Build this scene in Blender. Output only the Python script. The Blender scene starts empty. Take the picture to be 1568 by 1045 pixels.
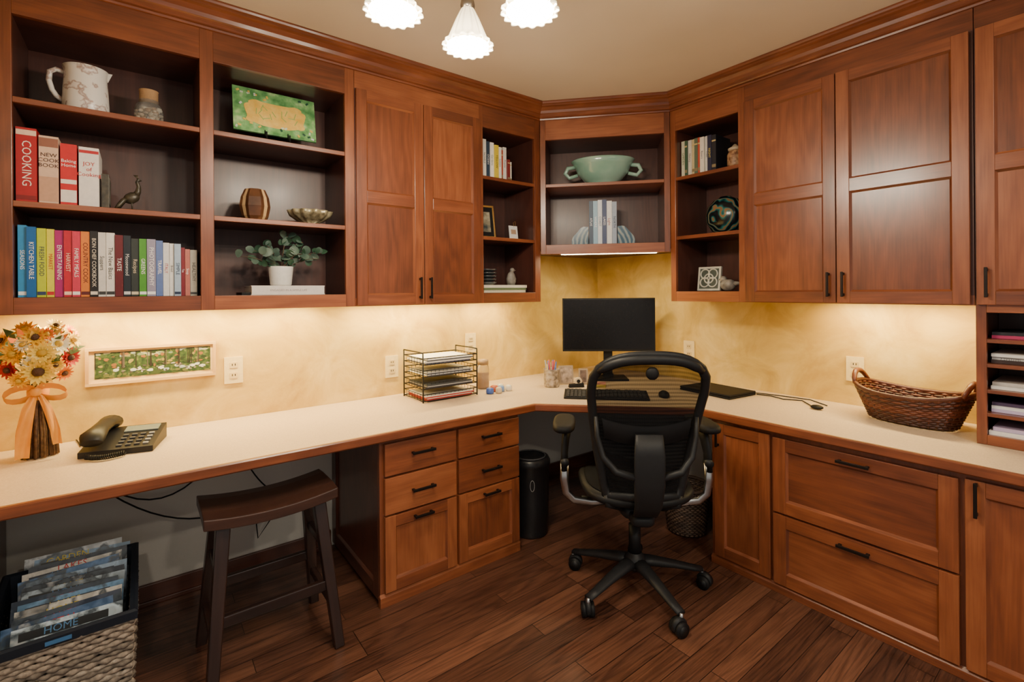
import bpy, bmesh, math, random
from mathutils import Vector, Matrix
random.seed(7)
pi=math.pi
# ------------------------------------------------------------------ materials
def new_mat(name):
    m=bpy.data.materials.new(name); m.use_nodes=True
    nt=m.node_tree; p=nt.nodes['Principled BSDF']
    return m,nt,p
_cache={}
def pm(col,rough=.5,metal=0,name=None,coat=0,trans=0,emit=0,ecol=None,bump=0,bscale=80,alpha=1,spec=.5):
    key=(tuple(col),rough,metal,coat,trans,emit,bump,bscale,alpha,spec)
    if key in _cache: return _cache[key]
    m,nt,p=new_mat(name or 'paint_%d'%len(_cache))
    p.inputs['Base Color'].default_value=(*col,1)
    p.inputs['Roughness'].default_value=rough
    p.inputs['Metallic'].default_value=metal
    p.inputs['Coat Weight'].default_value=coat
    p.inputs['Transmission Weight'].default_value=trans
    p.inputs['Alpha'].default_value=alpha
    p.inputs['Specular IOR Level'].default_value=spec
    if emit:
        p.inputs['Emission Color'].default_value=(*(ecol or col),1)
        p.inputs['Emission Strength'].default_value=emit
        try: m.cycles.emission_sampling='NONE'
        except Exception: pass
    tc=nt.nodes.new('ShaderNodeTexCoord'); n=nt.nodes.new('ShaderNodeTexNoise')
    n.inputs['Scale'].default_value=bscale
    nt.links.new(tc.outputs['Object'],n.inputs['Vector'])
    mx=nt.nodes.new('ShaderNodeMix'); mx.data_type='RGBA'
    mx.inputs[6].default_value=(*[c*.88 for c in col],1); mx.inputs[7].default_value=(*[min(1,c*1.1) for c in col],1)
    nt.links.new(n.outputs['Fac'],mx.inputs[0]); nt.links.new(mx.outputs[2],p.inputs['Base Color'])
    if bump:
        b=nt.nodes.new('ShaderNodeBump'); b.inputs['Strength'].default_value=bump; b.inputs['Distance'].default_value=.003
        nt.links.new(n.outputs['Fac'],b.inputs['Height']); nt.links.new(b.outputs['Normal'],p.inputs['Normal'])
    _cache[key]=m
    return m
def ramp(nt,stops):
    r=nt.nodes.new('ShaderNodeValToRGB'); e=r.color_ramp.elements
    while len(e)<len(stops): e.new(.5)
    for el,(p,c) in zip(e,stops): el.position=p; el.color=(*c,1)
    return r
def math_n(nt,op,a,b=None,c=None):
    m=nt.nodes.new('ShaderNodeMath'); m.operation=op
    for i,v in enumerate((a,b,c)):
        if v is None: continue
        if isinstance(v,(int,float)): m.inputs[i].default_value=v
        else: nt.links.new(v,m.inputs[i])
    return m.outputs[0]
def wood(name,dark,mid,light,rough=.32,coat=.25,var=.35):
    m,nt,p=new_mat(name); L=nt.links
    uv=nt.nodes.new('ShaderNodeUVMap'); uv.uv_map='UVMap'
    at=nt.nodes.new('ShaderNodeAttribute'); at.attribute_name='rnd'
    s=nt.nodes.new('ShaderNodeSeparateXYZ'); L.new(uv.outputs[0],s.inputs[0])
    def vec(a,b):
        c=nt.nodes.new('ShaderNodeCombineXYZ')
        L.new(math_n(nt,'MULTIPLY',s.outputs[0],a),c.inputs[0]); L.new(math_n(nt,'MULTIPLY',s.outputs[1],b),c.inputs[1])
        L.new(math_n(nt,'MULTIPLY',at.outputs['Fac'],31.),c.inputs[2]); return c.outputs[0]
    n1=nt.nodes.new('ShaderNodeTexNoise'); n1.inputs['Scale'].default_value=1; n1.inputs['Detail'].default_value=2
    L.new(vec(5,.9),n1.inputs['Vector'])
    rings=math_n(nt,'SINE',math_n(nt,'MULTIPLY',n1.outputs['Fac'],70.))
    n2=nt.nodes.new('ShaderNodeTexNoise'); n2.inputs['Scale'].default_value=1; n2.inputs['Detail'].default_value=5
    L.new(vec(160,6),n2.inputs['Vector'])
    n3=nt.nodes.new('ShaderNodeTexNoise'); n3.inputs['Scale'].default_value=1; n3.inputs['Detail'].default_value=3
    L.new(vec(9,4),n3.inputs['Vector'])
    f=math_n(nt,'ADD',math_n(nt,'MULTIPLY',rings,.05),math_n(nt,'MULTIPLY',n2.outputs['Fac'],.34))
    f=math_n(nt,'ADD',f,math_n(nt,'MULTIPLY',n3.outputs['Fac'],.42))
    f=math_n(nt,'ADD',f,.03)
    f=math_n(nt,'ADD',f,math_n(nt,'MULTIPLY',math_n(nt,'SUBTRACT',at.outputs['Fac'],.5),var))
    r=ramp(nt,[(.15,dark),(.42,mid),(.72,light)]); L.new(f,r.inputs[0])
    L.new(r.outputs[0],p.inputs['Base Color'])
    p.inputs['Roughness'].default_value=rough; p.inputs['Coat Weight'].default_value=coat; p.inputs['Coat Roughness'].default_value=.2
    return m
CH=wood('cherry_wood',(.105,.028,.012),(.215,.060,.022),(.36,.118,.044),var=.30)
CHI=wood('cherry_wood_interior',(.042,.014,.011),(.072,.023,.016),(.11,.037,.025),rough=.4,coat=.1)  # same cherry, darkened for stain and for shade painted into cabinet interiors
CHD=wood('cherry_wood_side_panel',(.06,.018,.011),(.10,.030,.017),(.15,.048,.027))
WAL=wood('dark_walnut_stool',(.012,.005,.0045),(.028,.012,.009),(.058,.025,.017),rough=.33,coat=.15)
LBRN=wood('light_frame_wood',(.5,.27,.09),(.62,.38,.14),(.72,.48,.20),rough=.4)
BLK=pm((.009,.009,.010),.5,name='black_plastic',spec=.22)
BLKG=pm((.006,.006,.008),.25,name='gloss_black',spec=.25)
BRZ=pm((.025,.02,.018),.4,.8,name='dark_bronze_pull')
CHROME=pm((.42,.42,.42),.28,1,name='polished_metal')
WHT=pm((.8,.78,.74),.35,name='white_ceramic')
PAPER=pm((.82,.81,.79),.7,name='paper_white')
CREAM=pm((.78,.62,.30),.4,name='outlet_plastic')
GOLD=pm((.7,.45,.15),.3,.9,name='gold_metal')
# ------------------------------------------------------------------ builder
class B:
    def __init__(s,name,M=None,bevel=0):
        s.name=name; s.M=M or Matrix(); s.bm=bmesh.new()
        s.uv=s.bm.loops.layers.uv.new('UVMap'); s.rn=s.bm.faces.layers.float.new('rnd')
        s.mats=[]; s.bevel=bevel
    def mi(s,m):
        if m not in s.mats: s.mats.append(m)
        return s.mats.index(m)
    def faces(s,pts,fs,mat,smooth=False,g='z',R=None,uvs=None,rnd=None):
        rnd=random.random() if rnd is None else rnd
        o1=rnd*7.3; o2=rnd*3.1; T=s.M@R if R is not None else s.M
        vs=[s.bm.verts.new(T@Vector(p)) for p in pts]
        ax={'x':0,'y':1,'z':2}[g]; idx=s.mi(mat); P=[Vector(p) for p in pts]
        for f in fs:
            try: fc=s.bm.faces.new([vs[i] for i in f])
            except ValueError: continue
            fc.material_index=idx; fc.smooth=smooth; fc[s.rn]=rnd
            if uvs: 
                for l,i in zip(fc.loops,f): l[s.uv].uv=(uvs[i][0]+o1,uvs[i][1]+o2)
                continue
            n=(P[f[1]]-P[f[0]]).cross(P[f[2]]-P[f[1]])
            na=max(range(3),key=lambda k:abs(n[k]))
            if na!=ax: ac=3-na-ax; al=ax
            else: ac,al=[k for k in range(3) if k!=na]
            for l,i in zip(fc.loops,f): l[s.uv].uv=(P[i][ac]+o1,P[i][al]+o2)
        return vs
    def box(s,x0,x1,y0,y1,z0,z1,mat,g='z',R=None):
        if x1<x0:x0,x1=x1,x0
        if y1<y0:y0,y1=y1,y0
        if z1<z0:z0,z1=z1,z0
        p=[(x0,y0,z0),(x1,y0,z0),(x1,y1,z0),(x0,y1,z0),(x0,y0,z1),(x1,y0,z1),(x1,y1,z1),(x0,y1,z1)]
        s.faces(p,[(3,2,1,0),(4,5,6,7),(0,1,5,4),(1,2,6,5),(2,3,7,6),(3,0,4,7)],mat,g=g,R=R)
    def cbox(s,c,d,mat,g='z',R=None):
        T=Matrix.Translation(c)
        if R is not None: T=R@T
        s.box(-d[0]/2,d[0]/2,-d[1]/2,d[1]/2,-d[2]/2,d[2]/2,mat,g,T)
    def beam(s,p0,p1,w,d,mat,w1=None,d1=None):
        p0=Vector(p0);p1=Vector(p1);a=(p1-p0);L=a.length;a.normalize()
        up=Vector((0,1,0)) if abs(a.z)>.7 else Vector((0,0,1))
        x=up.cross(a).normalized(); y=a.cross(x)
        w1=w1 or w; d1=d1 or d
        R=Matrix((( x.x,y.x,a.x,p0.x),(x.y,y.y,a.y,p0.y),(x.z,y.z,a.z,p0.z),(0,0,0,1)))
        p=[(-w/2,-d/2,0),(w/2,-d/2,0),(w/2,d/2,0),(-w/2,d/2,0),(-w1/2,-d1/2,L),(w1/2,-d1/2,L),(w1/2,d1/2,L),(-w1/2,d1/2,L)]
        s.faces(p,[(3,2,1,0),(4,5,6,7),(0,1,5,4),(1,2,6,5),(2,3,7,6),(3,0,4,7)],mat,g='z',R=R)
    def rings(s,rs,mat,smooth=True,cap0=True,cap1=True,closed=False):
        n=len(rs[0]); pts=[p for r in rs for p in r]; fs=[]
        m=len(rs)
        for i in range(m if closed else m-1):
            j=(i+1)%m
            for k in range(n):
                l=(k+1)%n; fs.append((i*n+k,i*n+l,j*n+l,j*n+k))
        if not closed:
            if cap0: fs.append(tuple(reversed(range(n))))
            if cap1: fs.append(tuple((m-1)*n+k for k in range(n)))
        uvs=[(k/n*.15,i*.02) for i in range(m) for k in range(n)]
        s.faces(pts,fs,mat,smooth,uvs=uvs)
    def tube(s,pts,r,mat,seg=8,closed=False,sq=None):
        P=[Vector(p) for p in pts]; n=len(P); rs=[]; prev=None
        for i in range(n):
            if closed: t=P[(i+1)%n]-P[i-1]
            else: t=P[min(i+1,n-1)]-P[max(i-1,0)]
            t.normalize()
            if prev is None:
                a=Vector((0,0,1)) if abs(t.z)<.9 else Vector((1,0,0))
                x=a.cross(t).normalized()
            else:
                x=(prev-t*prev.dot(t)).normalized()
            prev=x; y=t.cross(x); rr=r[i] if isinstance(r,(list,tuple)) else r
            a1,a2=(sq or (1,1))
            rs.append([P[i]+x*math.cos(2*pi*k/seg)*rr*a1+y*math.sin(2*pi*k/seg)*rr*a2 for k in range(seg)])
        s.rings(rs,mat,closed=closed)
    def cyl(s,p0,p1,r0,mat,r1=None,seg=20):
        s.tube([p0,p1],[r0,r0 if r1 is None else r1],mat,seg)
    def lathe(s,c,prof,mat,seg=32,rip=None,sx=1,sy=1,R=None,cap0=True,cap1=False,k=1):
        rs=[]
        for j,(r,z) in enumerate(prof):
            ring=[]
            for q in range(seg):
                a=2*pi*q/seg; rr=r*k
                if rip: rr=rr*(1+rip[1]*math.cos(rip[0]*a)*(rip[2](j/(len(prof)-1)) if len(rip)>2 else 1))
                v=Vector((rr*math.cos(a)*sx,rr*math.sin(a)*sy,z*k))
                if R is not None: v=R@v
                ring.append(Vector(c)+v)
            rs.append(ring)
        s.rings(rs,mat,cap0=cap0,cap1=cap1)
    def sph(s,c,r,mat,R=None,seg=16):
        if isinstance(r,(int,float)): r=(r,r,r)
        rs=[]
        for j in range(1,seg//2):
            a=pi*j/(seg//2); ring=[]
            for k in range(seg):
                b=2*pi*k/seg; v=Vector((r[0]*math.sin(a)*math.cos(b),r[1]*math.sin(a)*math.sin(b),-r[2]*math.cos(a)))
                if R is not None: v=R@v
                ring.append(Vector(c)+v)
            rs.append(ring)
        s.rings(rs,mat)
    def grid(s,fn,nu,nv,mat,smooth=True,rnd=None):
        pts=[];fs=[]
        for i in range(nu+1):
            for j in range(nv+1): pts.append(fn(i/nu,j/nv))
        w=nv+1
        for i in range(nu):
            for j in range(nv): fs.append((i*w+j,(i+1)*w+j,(i+1)*w+j+1,i*w+j+1))
        uvs=[(i/nu,j/nv) for i in range(nu+1) for j in range(nv+1)]
        s.faces(pts,fs,mat,smooth,uvs=uvs,rnd=rnd)
    def pad(s,c,ax,ay,th,mat,pw=3,zf=None,R=None,seg=40,prof=None):
        prof=prof or [(.02,0),(.4,0),(.7,0),(.88,-.002),(.97,-th*.2),(1,-th*.5),(.97,-th*.8),(.85,-th),(.4,-th),(.02,-th)]
        rs=[]
        for sc,dz in prof:
            ring=[]
            for k in range(seg):
                a=2*pi*k/seg; ca,sa=math.cos(a),math.sin(a)
                x=ax*sc*math.copysign(abs(ca)**(2/pw),ca); y=ay*sc*math.copysign(abs(sa)**(2/pw),sa)
                v=Vector((x,y,dz+(zf(x,y) if zf else 0)))
                if R is not None: v=R@v
                ring.append(Vector(c)+v)
            rs.append(ring)
        s.rings(rs,mat)
    def poly(s,pts,z0,z1,mat,g='x'):
        n=len(pts); p=[(x,y,z0) for x,y in pts]+[(x,y,z1) for x,y in pts]
        fs=[tuple(reversed(range(n))),tuple(range(n,2*n))]+[(i,(i+1)%n,n+(i+1)%n,n+i) for i in range(n)]
        s.faces(p,fs,mat,g=g)
    def text(s,body,size,R,mat):
        cu=bpy.data.curves.new('t','FONT'); cu.body=body; cu.size=size; cu.align_x='CENTER'; cu.align_y='CENTER'
        cu.resolution_u=2
        o=bpy.data.objects.new('t',cu); bpy.context.scene.collection.objects.link(o)
        dg=bpy.context.evaluated_depsgraph_get(); me=bpy.data.meshes.new_from_object(o.evaluated_get(dg))
        if len(me.polygons): s.faces([tuple(v.co) for v in me.vertices],[tuple(f.vertices) for f in me.polygons],mat,R=R,uvs=[(0,0)]*len(me.vertices))
        bpy.data.objects.remove(o); bpy.data.curves.remove(cu); bpy.data.meshes.remove(me)
    def done(s,recalc=True):
        if recalc: bmesh.ops.recalc_face_normals(s.bm,faces=s.bm.faces)
        xs=[v.co for v in s.bm.verts]
        lo=[min(v[i] for v in xs) for i in range(3)]; hi=[max(v[i] for v in xs) for i in range(3)]
        o=Vector(((lo[0]+hi[0])/2,(lo[1]+hi[1])/2,lo[2]))
        bmesh.ops.translate(s.bm,verts=s.bm.verts,vec=-o)
        me=bpy.data.meshes.new(s.name); s.bm.to_mesh(me); s.bm.free()
        for m in s.mats: me.materials.append(m)
        ob=bpy.data.objects.new(s.name,me); ob.location=o
        bpy.context.scene.collection.objects.link(ob)
        if s.bevel:
            md=ob.modifiers.new('bevel','BEVEL'); md.width=s.bevel; md.segments=2; md.limit_method='ANGLE'; md.angle_limit=math.radians(50)
        return ob
def Rz(d): return Matrix.Rotation(math.radians(d),4,'Z')
def Rx(d): return Matrix.Rotation(math.radians(d),4,'X')
def Ry(d): return Matrix.Rotation(math.radians(d),4,'Y')
def T(x,y,z): return Matrix.Translation((x,y,z))
def parent(ch,par):
    bpy.context.view_layer.update()
    ch.parent=par; ch.matrix_parent_inverse=par.matrix_world.inverted()
def noise_col(name,stops,scale=8,rough=.3,dist=0,detail=3,coat=0,metal=0):
    m,nt,p=new_mat(name); n=nt.nodes.new('ShaderNodeTexNoise'); n.inputs['Scale'].default_value=scale; n.inputs['Distortion'].default_value=dist; n.inputs['Detail'].default_value=detail
    tc=nt.nodes.new('ShaderNodeTexCoord'); nt.links.new(tc.outputs['Object'],n.inputs['Vector']); r=ramp(nt,stops); nt.links.new(n.outputs['Fac'],r.inputs[0]); nt.links.new(r.outputs[0],p.inputs['Base Color']); p.inputs['Roughness'].default_value=rough; p.inputs['Coat Weight'].default_value=coat; p.inputs['Metallic'].default_value=metal
    return m
# ------------------------------------------------------------------ dimensions
YA=2.70; XB=2.95; CEIL=2.58; CT=.771
FA=2.36; FB=2.59
MA=T(0,FA,0); MB=T(FB,1.764,0)@Rz(-90)
P1=Vector((2.045,2.36)); P2=Vector((2.59,1.764)); dd=(P2-P1); DL=dd.length; dang=math.degrees(math.atan2(dd.y,dd.x))
MD=T(P1.x,P1.y,0)@Rz(dang)
# ------------------------------------------------------------------ room shell
def wall_mat():
    m,nt,p=new_mat('golden_plaster'); L=nt.links
    tc=nt.nodes.new('ShaderNodeTexCoord'); n=nt.nodes.new('ShaderNodeTexNoise'); n.inputs['Scale'].default_value=3.8; n.inputs['Detail'].default_value=8; n.inputs['Distortion'].default_value=.8; n.inputs['Roughness'].default_value=.6
    L.new(tc.outputs['Object'],n.inputs['Vector']); r=ramp(nt,[(.34,(.50,.315,.065)),(.5,(.63,.425,.105)),(.66,(.74,.54,.185))]); L.new(n.outputs['Fac'],r.inputs[0])
    # below desk height, neutral tone painted in for the missing warm lamp light
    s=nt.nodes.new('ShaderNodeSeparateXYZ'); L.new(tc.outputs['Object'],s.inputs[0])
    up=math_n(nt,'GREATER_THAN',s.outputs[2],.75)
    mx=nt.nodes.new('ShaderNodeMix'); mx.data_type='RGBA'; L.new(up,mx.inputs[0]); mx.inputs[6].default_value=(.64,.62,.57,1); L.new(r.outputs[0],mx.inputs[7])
    L.new(mx.outputs[2],p.inputs['Base Color']); p.inputs['Roughness'].default_value=.65
    n2=nt.nodes.new('ShaderNodeTexNoise'); n2.inputs['Scale'].default_value=40; n2.inputs['Detail'].default_value=4; L.new(tc.outputs['Object'],n2.inputs['Vector'])
    b=nt.nodes.new('ShaderNodeBump'); b.inputs['Strength'].default_value=.3; b.inputs['Distance'].default_value=.003; L.new(n2.outputs['Fac'],b.inputs['Height']); L.new(b.outputs[0],p.inputs['Normal'])
    return m
def floor_mat():
    m,nt,p=new_mat('oak_floor_planks'); L=nt.links
    tc=nt.nodes.new('ShaderNodeTexCoord')
    br=nt.nodes.new('ShaderNodeTexBrick'); br.inputs['Scale'].default_value=1
    br.inputs['Brick Width'].default_value=.95; br.inputs['Row Height'].default_value=.084; br.inputs['Mortar Size'].default_value=.0016
    br.inputs['Mortar Smooth'].default_value=.1
    br.inputs['Color1'].default_value=(0,0,0,1); br.inputs['Color2'].default_value=(1,1,1,1); br.inputs['Mortar'].default_value=(.5,.5,.5,1); br.offset=.37; br.offset_frequency=3
    L.new(tc.outputs['Object'],br.inputs['Vector'])
    s=nt.nodes.new('ShaderNodeSeparateXYZ'); L.new(tc.outputs['Object'],s.inputs[0])
    bw=nt.nodes.new('ShaderNodeRGBToBW'); L.new(br.outputs['Color'],bw.inputs[0]); rv=bw.outputs[0]
    def vec(a,b,zz=40):
        c=nt.nodes.new('ShaderNodeCombineXYZ'); L.new(math_n(nt,'MULTIPLY',s.outputs[0],a),c.inputs[0]); L.new(math_n(nt,'MULTIPLY',s.outputs[1],b),c.inputs[1])
        L.new(math_n(nt,'MULTIPLY',rv,zz),c.inputs[2]); return c.outputs[0]
    def noise(v,d,dist=0):
        n=nt.nodes.new('ShaderNodeTexNoise'); n.inputs['Scale'].default_value=1; n.inputs['Detail'].default_value=d; n.inputs['Distortion'].default_value=dist; L.new(v,n.inputs['Vector']); return n.outputs['Fac']
    n1=noise(vec(.75,9),2,.15)
    ring=math_n(nt,'SINE',math_n(nt,'MULTIPLY',n1,95.))
    ring=math_n(nt,'POWER',math_n(nt,'ADD',math_n(nt,'MULTIPLY',ring,.5),.5),.4)
    n2=noise(vec(9,240),5)
    n3=noise(vec(1.4,10),3)
    f=math_n(nt,'ADD',math_n(nt,'MULTIPLY',ring,.15),math_n(nt,'MULTIPLY',n2,.44))
    f=math_n(nt,'ADD',f,math_n(nt,'MULTIPLY',n3,.25))
    f=math_n(nt,'ADD',f,.05)
    f=math_n(nt,'ADD',f,math_n(nt,'MULTIPLY',math_n(nt,'SUBTRACT',rv,.5),.24))
    r=ramp(nt,[(.24,(.024,.010,.007)),(.46,(.090,.036,.021)),(.74,(.20,.086,.050))]); L.new(f,r.inputs[0])
    mx=nt.nodes.new('ShaderNodeMix'); mx.data_type='RGBA'; L.new(br.outputs['Fac'],mx.inputs[0]); L.new(r.outputs[0],mx.inputs[6]); mx.inputs[7].default_value=(.012,.005,.003,1)
    L.new(mx.outputs[2],p.inputs['Base Color']); p.inputs['Roughness'].default_value=.34; p.inputs['Coat Weight'].default_value=.25; p.inputs['Coat Roughness'].default_value=.18
    b=nt.nodes.new('ShaderNodeBump'); b.inputs['Strength'].default_value=.25; b.inputs['Distance'].default_value=.001; L.new(f,b.inputs['Height']); L.new(b.outputs[0],p.inputs['Normal'])
    return m
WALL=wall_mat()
CEILM=pm((.78,.70,.56),.8,name='ceiling_paint',bscale=2)
b=B('floor'); b.box(-1.7,XB+.1,-1.9,YA+.1,-.1,0,floor_mat()); b.done()
b=B('ceiling'); b.box(-1.7,XB+.1,-1.9,YA+.1,CEIL,CEIL+.1,CEILM); b.done()
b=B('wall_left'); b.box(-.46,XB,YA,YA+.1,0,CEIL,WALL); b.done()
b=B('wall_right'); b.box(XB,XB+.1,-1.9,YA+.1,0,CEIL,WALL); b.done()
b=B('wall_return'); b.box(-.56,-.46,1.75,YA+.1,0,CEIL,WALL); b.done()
def bb(name,x0,x1,y0,y1,g):
    b=B(name,bevel=.003); b.box(x0,x1,y0,y1,0,.09,CHD,g)
    if g=='x': b.box(x0,x1,y0-.008,y0,0,.02,CHD,g)
    else: b.box(x0-.008,x0,y0,y1,0,.02,CHD,g)
    b.done()
bb('baseboard_left',-.42,.81,YA-.018,YA-.001,'x'); bb('baseboard_corner',1.60,XB-.02,YA-.018,YA-.001,'x'); bb('baseboard_right',XB-.018,XB-.001,1.34,YA-.02,'y')
# ------------------------------------------------------------------ cabinet helpers
def shaker(b,x0,x1,z0,z1,st=.055,mids=(),y=-.02,th=.02,rail=None,pg='z',M=CH):
    rail=rail or st
    b.box(x0,x0+st,y,y+th,z0,z1,M,'z'); b.box(x1-st,x1,y,y+th,z0,z1,M,'z')
    b.box(x0+st,x1-st,y,y+th,z0,z0+rail,M,'x'); b.box(x0+st,x1-st,y,y+th,z1-rail,z1,M,'x')
    zs=[z0+rail]
    for a,c in mids: b.box(x0+st,x1-st,y,y+th,a,c,M,'x'); zs+= [a,c]
    zs.append(z1-rail)
    for i in range(0,len(zs),2):
        a,c=zs[i],zs[i+1]; X0,X1=x0+st,x1-st; i1=.008; ya=y+.003; yb=y+.012
        o=[(X0,ya,a),(X1,ya,a),(X1,ya,c),(X0,ya,c)]; q=[(X0+i1,yb,a+i1),(X1-i1,yb,a+i1),(X1-i1,yb,c-i1),(X0+i1,yb,c-i1)]
        for k in range(4):
            l=(k+1)%4; b.faces([o[k],o[l],q[l],q[k]],[(0,1,2,3)],M,g='x' if k%2==0 else 'z')
        b.faces(q,[(0,1,2,3)],M,g=pg)
def pull(b,cx,cz,ln,vert,y=-.02):
    if vert:
        b.box(cx-.005,cx+.005,y-.028,y-.02,cz-ln/2,cz+ln/2,BRZ)
        for s in (-1,1): b.box(cx-.004,cx+.004,y-.022,y,cz+s*ln*.42-.006,cz+s*ln*.42+.006,BRZ)
    else:
        b.box(cx-ln/2,cx+ln/2,y-.028,y-.02,cz-.006,cz+.006,BRZ)
        for s in (-1,1): b.box(cx+s*ln*.42-.006,cx+s*ln*.42+.006,y-.022,y,cz-.004,cz+.004,BRZ)
ZB=1.31; ZO=1.37; ZT=2.35; ZF=2.50; SH=(1.706,2.066); DEP=.337
def open_unit(name,M,stiles,dep=DEP):
    b=B(name,M,bevel=.0015)
    x0=stiles[0][0]; x1=stiles[-1][1]
    for a,c in stiles: b.box(a,c,0,.02,ZB,ZF,CH,'z')
    for (a,c),(d,e) in zip(stiles[:-1],stiles[1:]):
        b.box(c,d,0,.02,ZB,ZO,CH,'x'); b.box(c,d,0,.02,ZT,ZF,CH,'x')
        for z in SH:
            b.box(c,d,.004,.022,z-.02,z,CH,'x')
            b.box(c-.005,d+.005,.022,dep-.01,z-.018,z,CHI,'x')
    for i,(a,c) in enumerate(stiles):
        lo,hi=(a,c-.0005)
        if i==0: lo=max(a,c-.025)
        if i==len(stiles)-1: hi=min(c,a+.025)
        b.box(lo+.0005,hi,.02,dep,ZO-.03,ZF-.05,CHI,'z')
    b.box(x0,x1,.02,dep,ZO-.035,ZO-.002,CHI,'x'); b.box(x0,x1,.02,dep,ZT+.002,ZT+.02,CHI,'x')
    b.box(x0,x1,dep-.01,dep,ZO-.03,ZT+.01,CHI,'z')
    return b.done()
U1=open_unit('open_shelf_cabinet',MA,[(-.44,-.349),(.196,.244),(.792,.838)])
U2=open_unit('open_shelf_cabinet',MA,[(1.577,1.602),(2.0,2.045)])
U3=open_unit('open_shelf_cabinet',MB,[(0,.035),(.426,.462)],dep=.357)
def door_unit(name,M,doors,x0,x1,dep,hand,mid=(1.825,1.885)):
    b=B(name,M,bevel=.0015)
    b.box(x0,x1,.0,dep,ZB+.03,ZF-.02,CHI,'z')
    b.box(x0,x1,-.001,.02,ZB,ZB+.04,CH,'x'); b.box(x0,x1,-.001,.018,2.39,ZF,CH,'x')
    for (a,c),h in zip(doors,hand):
        shaker(b,a,c,ZB+.004,2.385,mids=(mid,),st=.052)
        pull(b,a+.028 if h<0 else c-.028,1.40,.115,True)
    return b.done()
D1=door_unit('wall_cabinet',MA,[(.842,1.205),(1.209,1.573)],.839,1.576,DEP,(1,-1))
D2=door_unit('wall_cabinet',MB,[(.467,.895),(.899,1.355)],.463,1.366,.357,(1,-1))
b=B('tower_cabinet',MB,bevel=.0015)
t0,t1=1.368,1.875; dep=.357
b.box(t0,t1,0,dep,ZB+.02,ZF-.02,CHI,'z'); b.box(t0,t1,-.001,.018,2.39,ZF,CH,'x')
b.box(t0,t0+.03,-.0005,.02,CT+.001,ZB+.02,CH,'z'); b.box(t1-.03,t1,0,.02,CT+.001,ZB+.02,CH,'z')
b.box(t0,t0+.018,.02,dep,CT+.001,ZB+.02,CH,'z'); b.box(t1-.018,t1,.02,dep,CT+.001,ZB+.02,CHI,'z')
b.box(t0+.018,t1,dep-.01,dep,CT+.001,ZB+.02,CHI,'z')
b.box(t0+.03,t1-.03,0,.02,1.283,ZB+.01,CH,'x'); b.box(t0+.03,t1-.03,0,.02,CT+.001,.81,CH,'x')
b.box(t0+.018,t1-.018,.02,dep-.01,.795,.808,CHI,'x')
for z in (.895,.985,1.085,1.18): b.box(t0+.018,t1-.018,.003,dep-.01,z-.014,z,CH,'x')
shaker(b,t0+.006,t1-.004,ZB+.004,2.385,mids=((1.825,1.885),),st=.052); pull(b,t0+.035,1.40,.115,True)
b.done()
b=B('corner_wall_cabinet',MD,bevel=.0015)
zb,zo=1.615,1.675; w=.036
b.box(.002,w,0,.02,zb,ZF,CH,'z'); b.box(DL-w,DL-.002,0,.02,zb,ZF,CH,'z')
b.box(w,DL-w,0,.02,zb,zo,CH,'x'); b.box(w,DL-w,0,.02,ZT,ZF,CH,'x')
b.box(w-.018,w,.02,.34,zb+.02,ZT+.03,CHI,'z'); b.box(DL-w,DL-w+.018,.02,.34,zb+.02,ZT+.03,CHI,'z')
b.box(w-.018,DL-w+.018,.335,.348,zb+.02,ZT+.03,CHI,'z')
b.box(w,DL-w,.005,.335,2.046,2.066,CH,'x'); b.box(w-.01,DL-w+.01,.02,.335,zo-.02,zo-.001,CHI,'x'); b.box(w-.01,DL-w+.01,.02,.335,ZT+.002,ZT+.02,CHI,'x')
b.M=Matrix()
b.poly([(2.062,2.37),(2.595,1.785),(2.94,1.785),(2.94,2.69),(2.062,2.69)],zb+.022,zb+.036,CHI)
CC=b.done()
b=B('trim_crown')
path=[Vector((-.455,FA)),P1,P2,Vector((FB,-.115))]
nrm=[]
for i in range(3):
    d=(path[i+1]-path[i]).normalized(); nrm.append(Vector((d.y,-d.x)))
prof=[(.0,2.475),(.006,2.477),(.008,2.485),(.004,2.490),(.010,2.493),(.014,2.499),(.014,2.512),(.020,2.516),(.026,2.530),(.040,2.546),(.052,2.552),(.052,2.560),(.060,2.564),(.064,2.572),(.064,2.5795),(0,2.5795)]
offs=[]
for i,p in enumerate(path):
    if i==0: m=nrm[0]
    elif i==3: m=nrm[2]
    else: m=(nrm[i-1]+nrm[i])/(1+nrm[i-1].dot(nrm[i]))
    offs.append(m)
cum=[0]
for i in range(3): cum.append(cum[-1]+(path[i+1]-path[i]).length)
for s in range(3):
    pts=[];uvs=[]
    for i in (s,s+1):
        for k,(o,z) in enumerate(prof):
            q=path[i]+offs[i]*(o+.0012); pts.append((q.x,q.y,z)); uvs.append((k*.012,cum[i]))
    n=len(prof); b.faces(pts,[(k,k+1,n+k+1,n+k) for k in range(n-1)],CH,uvs=uvs,rnd=.42)
b.done()
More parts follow.
